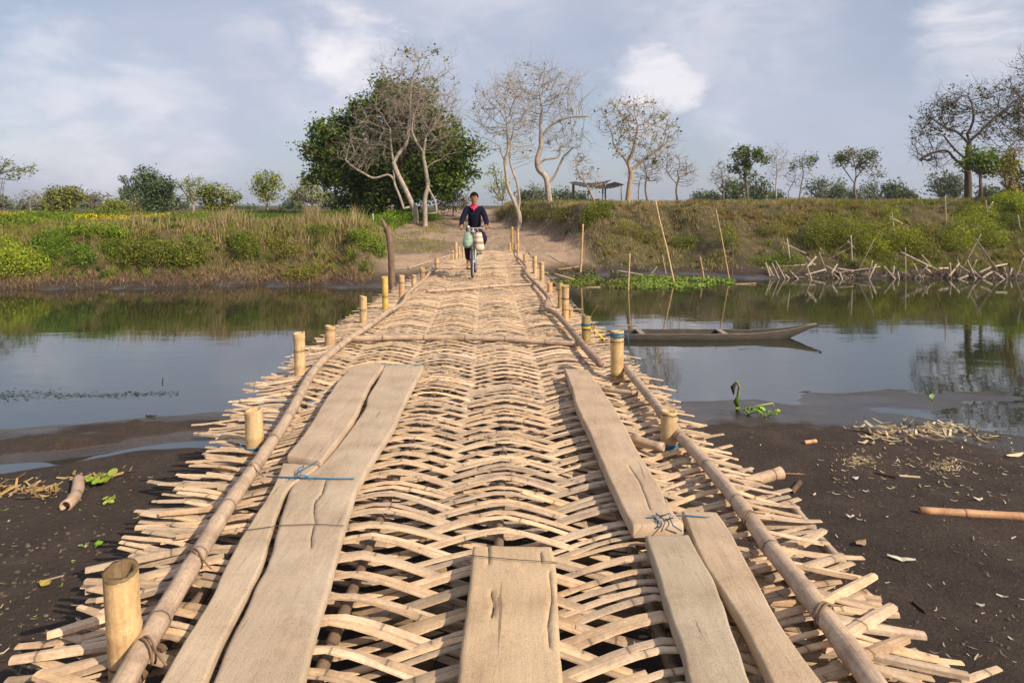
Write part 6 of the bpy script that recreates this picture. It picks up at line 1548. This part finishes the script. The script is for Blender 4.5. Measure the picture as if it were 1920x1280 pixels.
for s_ in (-1, 1):
    cl.add([W(s_ * .012, .535, 1.41), W(s_ * .075, .555, 1.475), W(s_ * .070, .62, 1.525), W(s_ * .045, .575, 1.512), W(s_ * .008, .545, 1.462), W(s_ * .012, .527, 1.408), W(s_ * .085, .548, 1.470), W(s_ * .078, .62, 1.518)],
           [(0, 1, 2, 3, 4) if s_ > 0 else (4, 3, 2, 1, 0), (5, 6, 1, 0), (6, 7, 2, 1)], None, PINK)
cl.add([W(-.035, .545, 1.47), W(.035, .545, 1.47), W(0, .520, 1.375)], [(0, 1, 2)], None, PINK)
cl.tube([W(.066 * math.cos(a), .62 + .062 * math.sin(a), 1.50) for a in np.linspace(-.6, 3.75, 14)], .017, 6, PINK)
cl.build('collar', M['cloth'], pe, True)
hr = MB(); V = []; Fc = []; nu, nv = 18, 8
for i in range(nv + 1):
    th = 1.75 * i / nv
    for k in range(nu):
        ph = 6.2832 * k / nu; fr_ = math.sin(ph) < -.2
        tt = min(th, 1.22 if fr_ else 1.75); f = 1 + .05 * math.sin(k * 5 + i * 3)
        V.append(W(.095 * f * math.sin(tt) * math.cos(ph), .605 + .108 * f * math.sin(tt) * math.sin(ph), 1.675 + .108 * f * math.cos(tt)))
for i in range(nv):
    for k in range(nu): a = i * nu + k; c2 = i * nu + (k + 1) % nu; Fc.append((a, a + nu, c2 + nu, c2))
hr.add(V, Fc, None, (.008, .007, .007)); hr.build('hair', M['cloth'], pe, True)
for s_ in (-1, 1):
    e = MB().blob(W(s_ * .031, .522, 1.655), (.013, .008, .008), 1, 8, 6, 0, (.25, .2, .17)).build('eye', M['skin'], pe, True)
    MB().blob(W(s_ * .031, .5155, 1.655), (.006, .004, .006), 1, 8, 6, 0, (.01, .008, .006)).build('pupil', M['skin'], e, True)
    MB().tube([W(s_ * .048, .525, 1.676), W(s_ * .03, .517, 1.681), W(s_ * .014, .518, 1.677)], .004, 5, (.012, .01, .01)).build('eyebrow', M['skin'], pe, True)
    MB().blob(W(s_ * .082, .605, 1.645), (.010, .020, .030), 3, 8, 6, .05, SKIN).build('ear', M['skin'], pe, True)
MB().add([W(0, .520, 1.665), W(-.017, .515, 1.618), W(.017, .515, 1.618), W(0, .492, 1.622), W(0, .518, 1.608)], [(0, 1, 3), (0, 3, 2), (1, 4, 3), (3, 4, 2)], None, SKIN).build('nose', M['skin'], pe, True)
MB().tube([W(-.024, .524, 1.590), W(0, .514, 1.592), W(.024, .524, 1.590)], .0058, 6, (.20, .06, .045)).build('mouth', M['skin'], pe, True)

def bag(cx, cy, cz, rx, ry, rz, label, bands, mat, seed, top=(0, 0, 0)):
    root = empty('carrier_bag', W(cx, cy, cz - rz), label, 'bag'); V = []; T = []; nu, nv = 22, 16; q = random.Random(seed)
    for i in range(nv + 1):
        v = i / nv; z = cz + rz - 2 * rz * v
        prof = (.70 + .30 * math.sin(min(1, v * 1.35) * 1.57)) * (1 if v < .82 else math.sqrt(max(0, 1 - ((v - .82) / .18) ** 2)) * .92 + .02)
        for k in range(nu):
            ph = 6.2832 * k / nu; f = prof * (1 + .07 * math.sin(ph * 5 + v * 4 + seed) * (1 - v * .5) + q.uniform(-.015, .015))
            V.append(W(cx + rx * f * math.cos(ph) + top[0] * (1 - v), cy + ry * f * math.sin(ph), z))
            c_ = bands[min(len(bands) - 1, int(v * len(bands)))]; T.append(c_)
    Fc = []
    for i in range(nv):
        for k in range(nu): a = i * nu + k; c2 = i * nu + (k + 1) % nu; Fc.append((a, a + nu, c2 + nu, c2))
    Fc.append(tuple(range(nu))[::-1]); Fc.append(tuple(range(nv * nu, (nv + 1) * nu)))
    MB().add(V, Fc, None, T).build('sack', M[mat], root, True)
    t = MB()
    for dy in (-.02, .02): t.tube([W(cx + top[0] - rx * .35, cy + dy, cz + rz - .01), W(cx + top[0] * 1.2, cy + dy, cz + rz + .09), W(cx + top[0] + rx * .35, cy + dy, cz + rz - .01)], .008, 5, bands[0])
    t.build('handles', M[mat], root, True)
GN = (.36, .50, .38); WH = (.58, .54, .42); PK = (.40, .17, .13)
bag(-.115, .20, .775, .105, .085, .175, 'pale green translucent carrier bag hanging from the handlebar', [(.45, .55, .48), GN, GN, (.40, .54, .42), (.34, .48, .34), (.42, .5, .36)], 'plastic', 1, (.02, 0, 0))
bag(.135, .20, .735, .115, .10, .205, 'cream bag with reddish bands hanging from the handlebar', [(.5, .4, .34), WH, PK, (.55, .5, .4), WH, PK, WH, (.56, .54, .38), WH, (.48, .46, .34)], 'cloth', 2, (-.05, 0, 0))

# ------------------------------------------------------------------ the air
hz = MB(); hz.box((0, 790, 7.2), (3400, 1640, 17.6))
m, n, l, b = newmat('thin morning haze'); n.remove(b); pv = n.new('ShaderNodeVolumePrincipled'); pv.inputs['Color'].default_value = (.80, .87, 1, 1); pv.inputs['Density'].default_value = .0004; pv.inputs['Anisotropy'].default_value = .3
l.new(pv.outputs[0], n['Material Output'].inputs['Volume'])
mk('haze', hz.V, hz.F, m, None, kind='stuff', label='thin pale haze in the air over the river land')
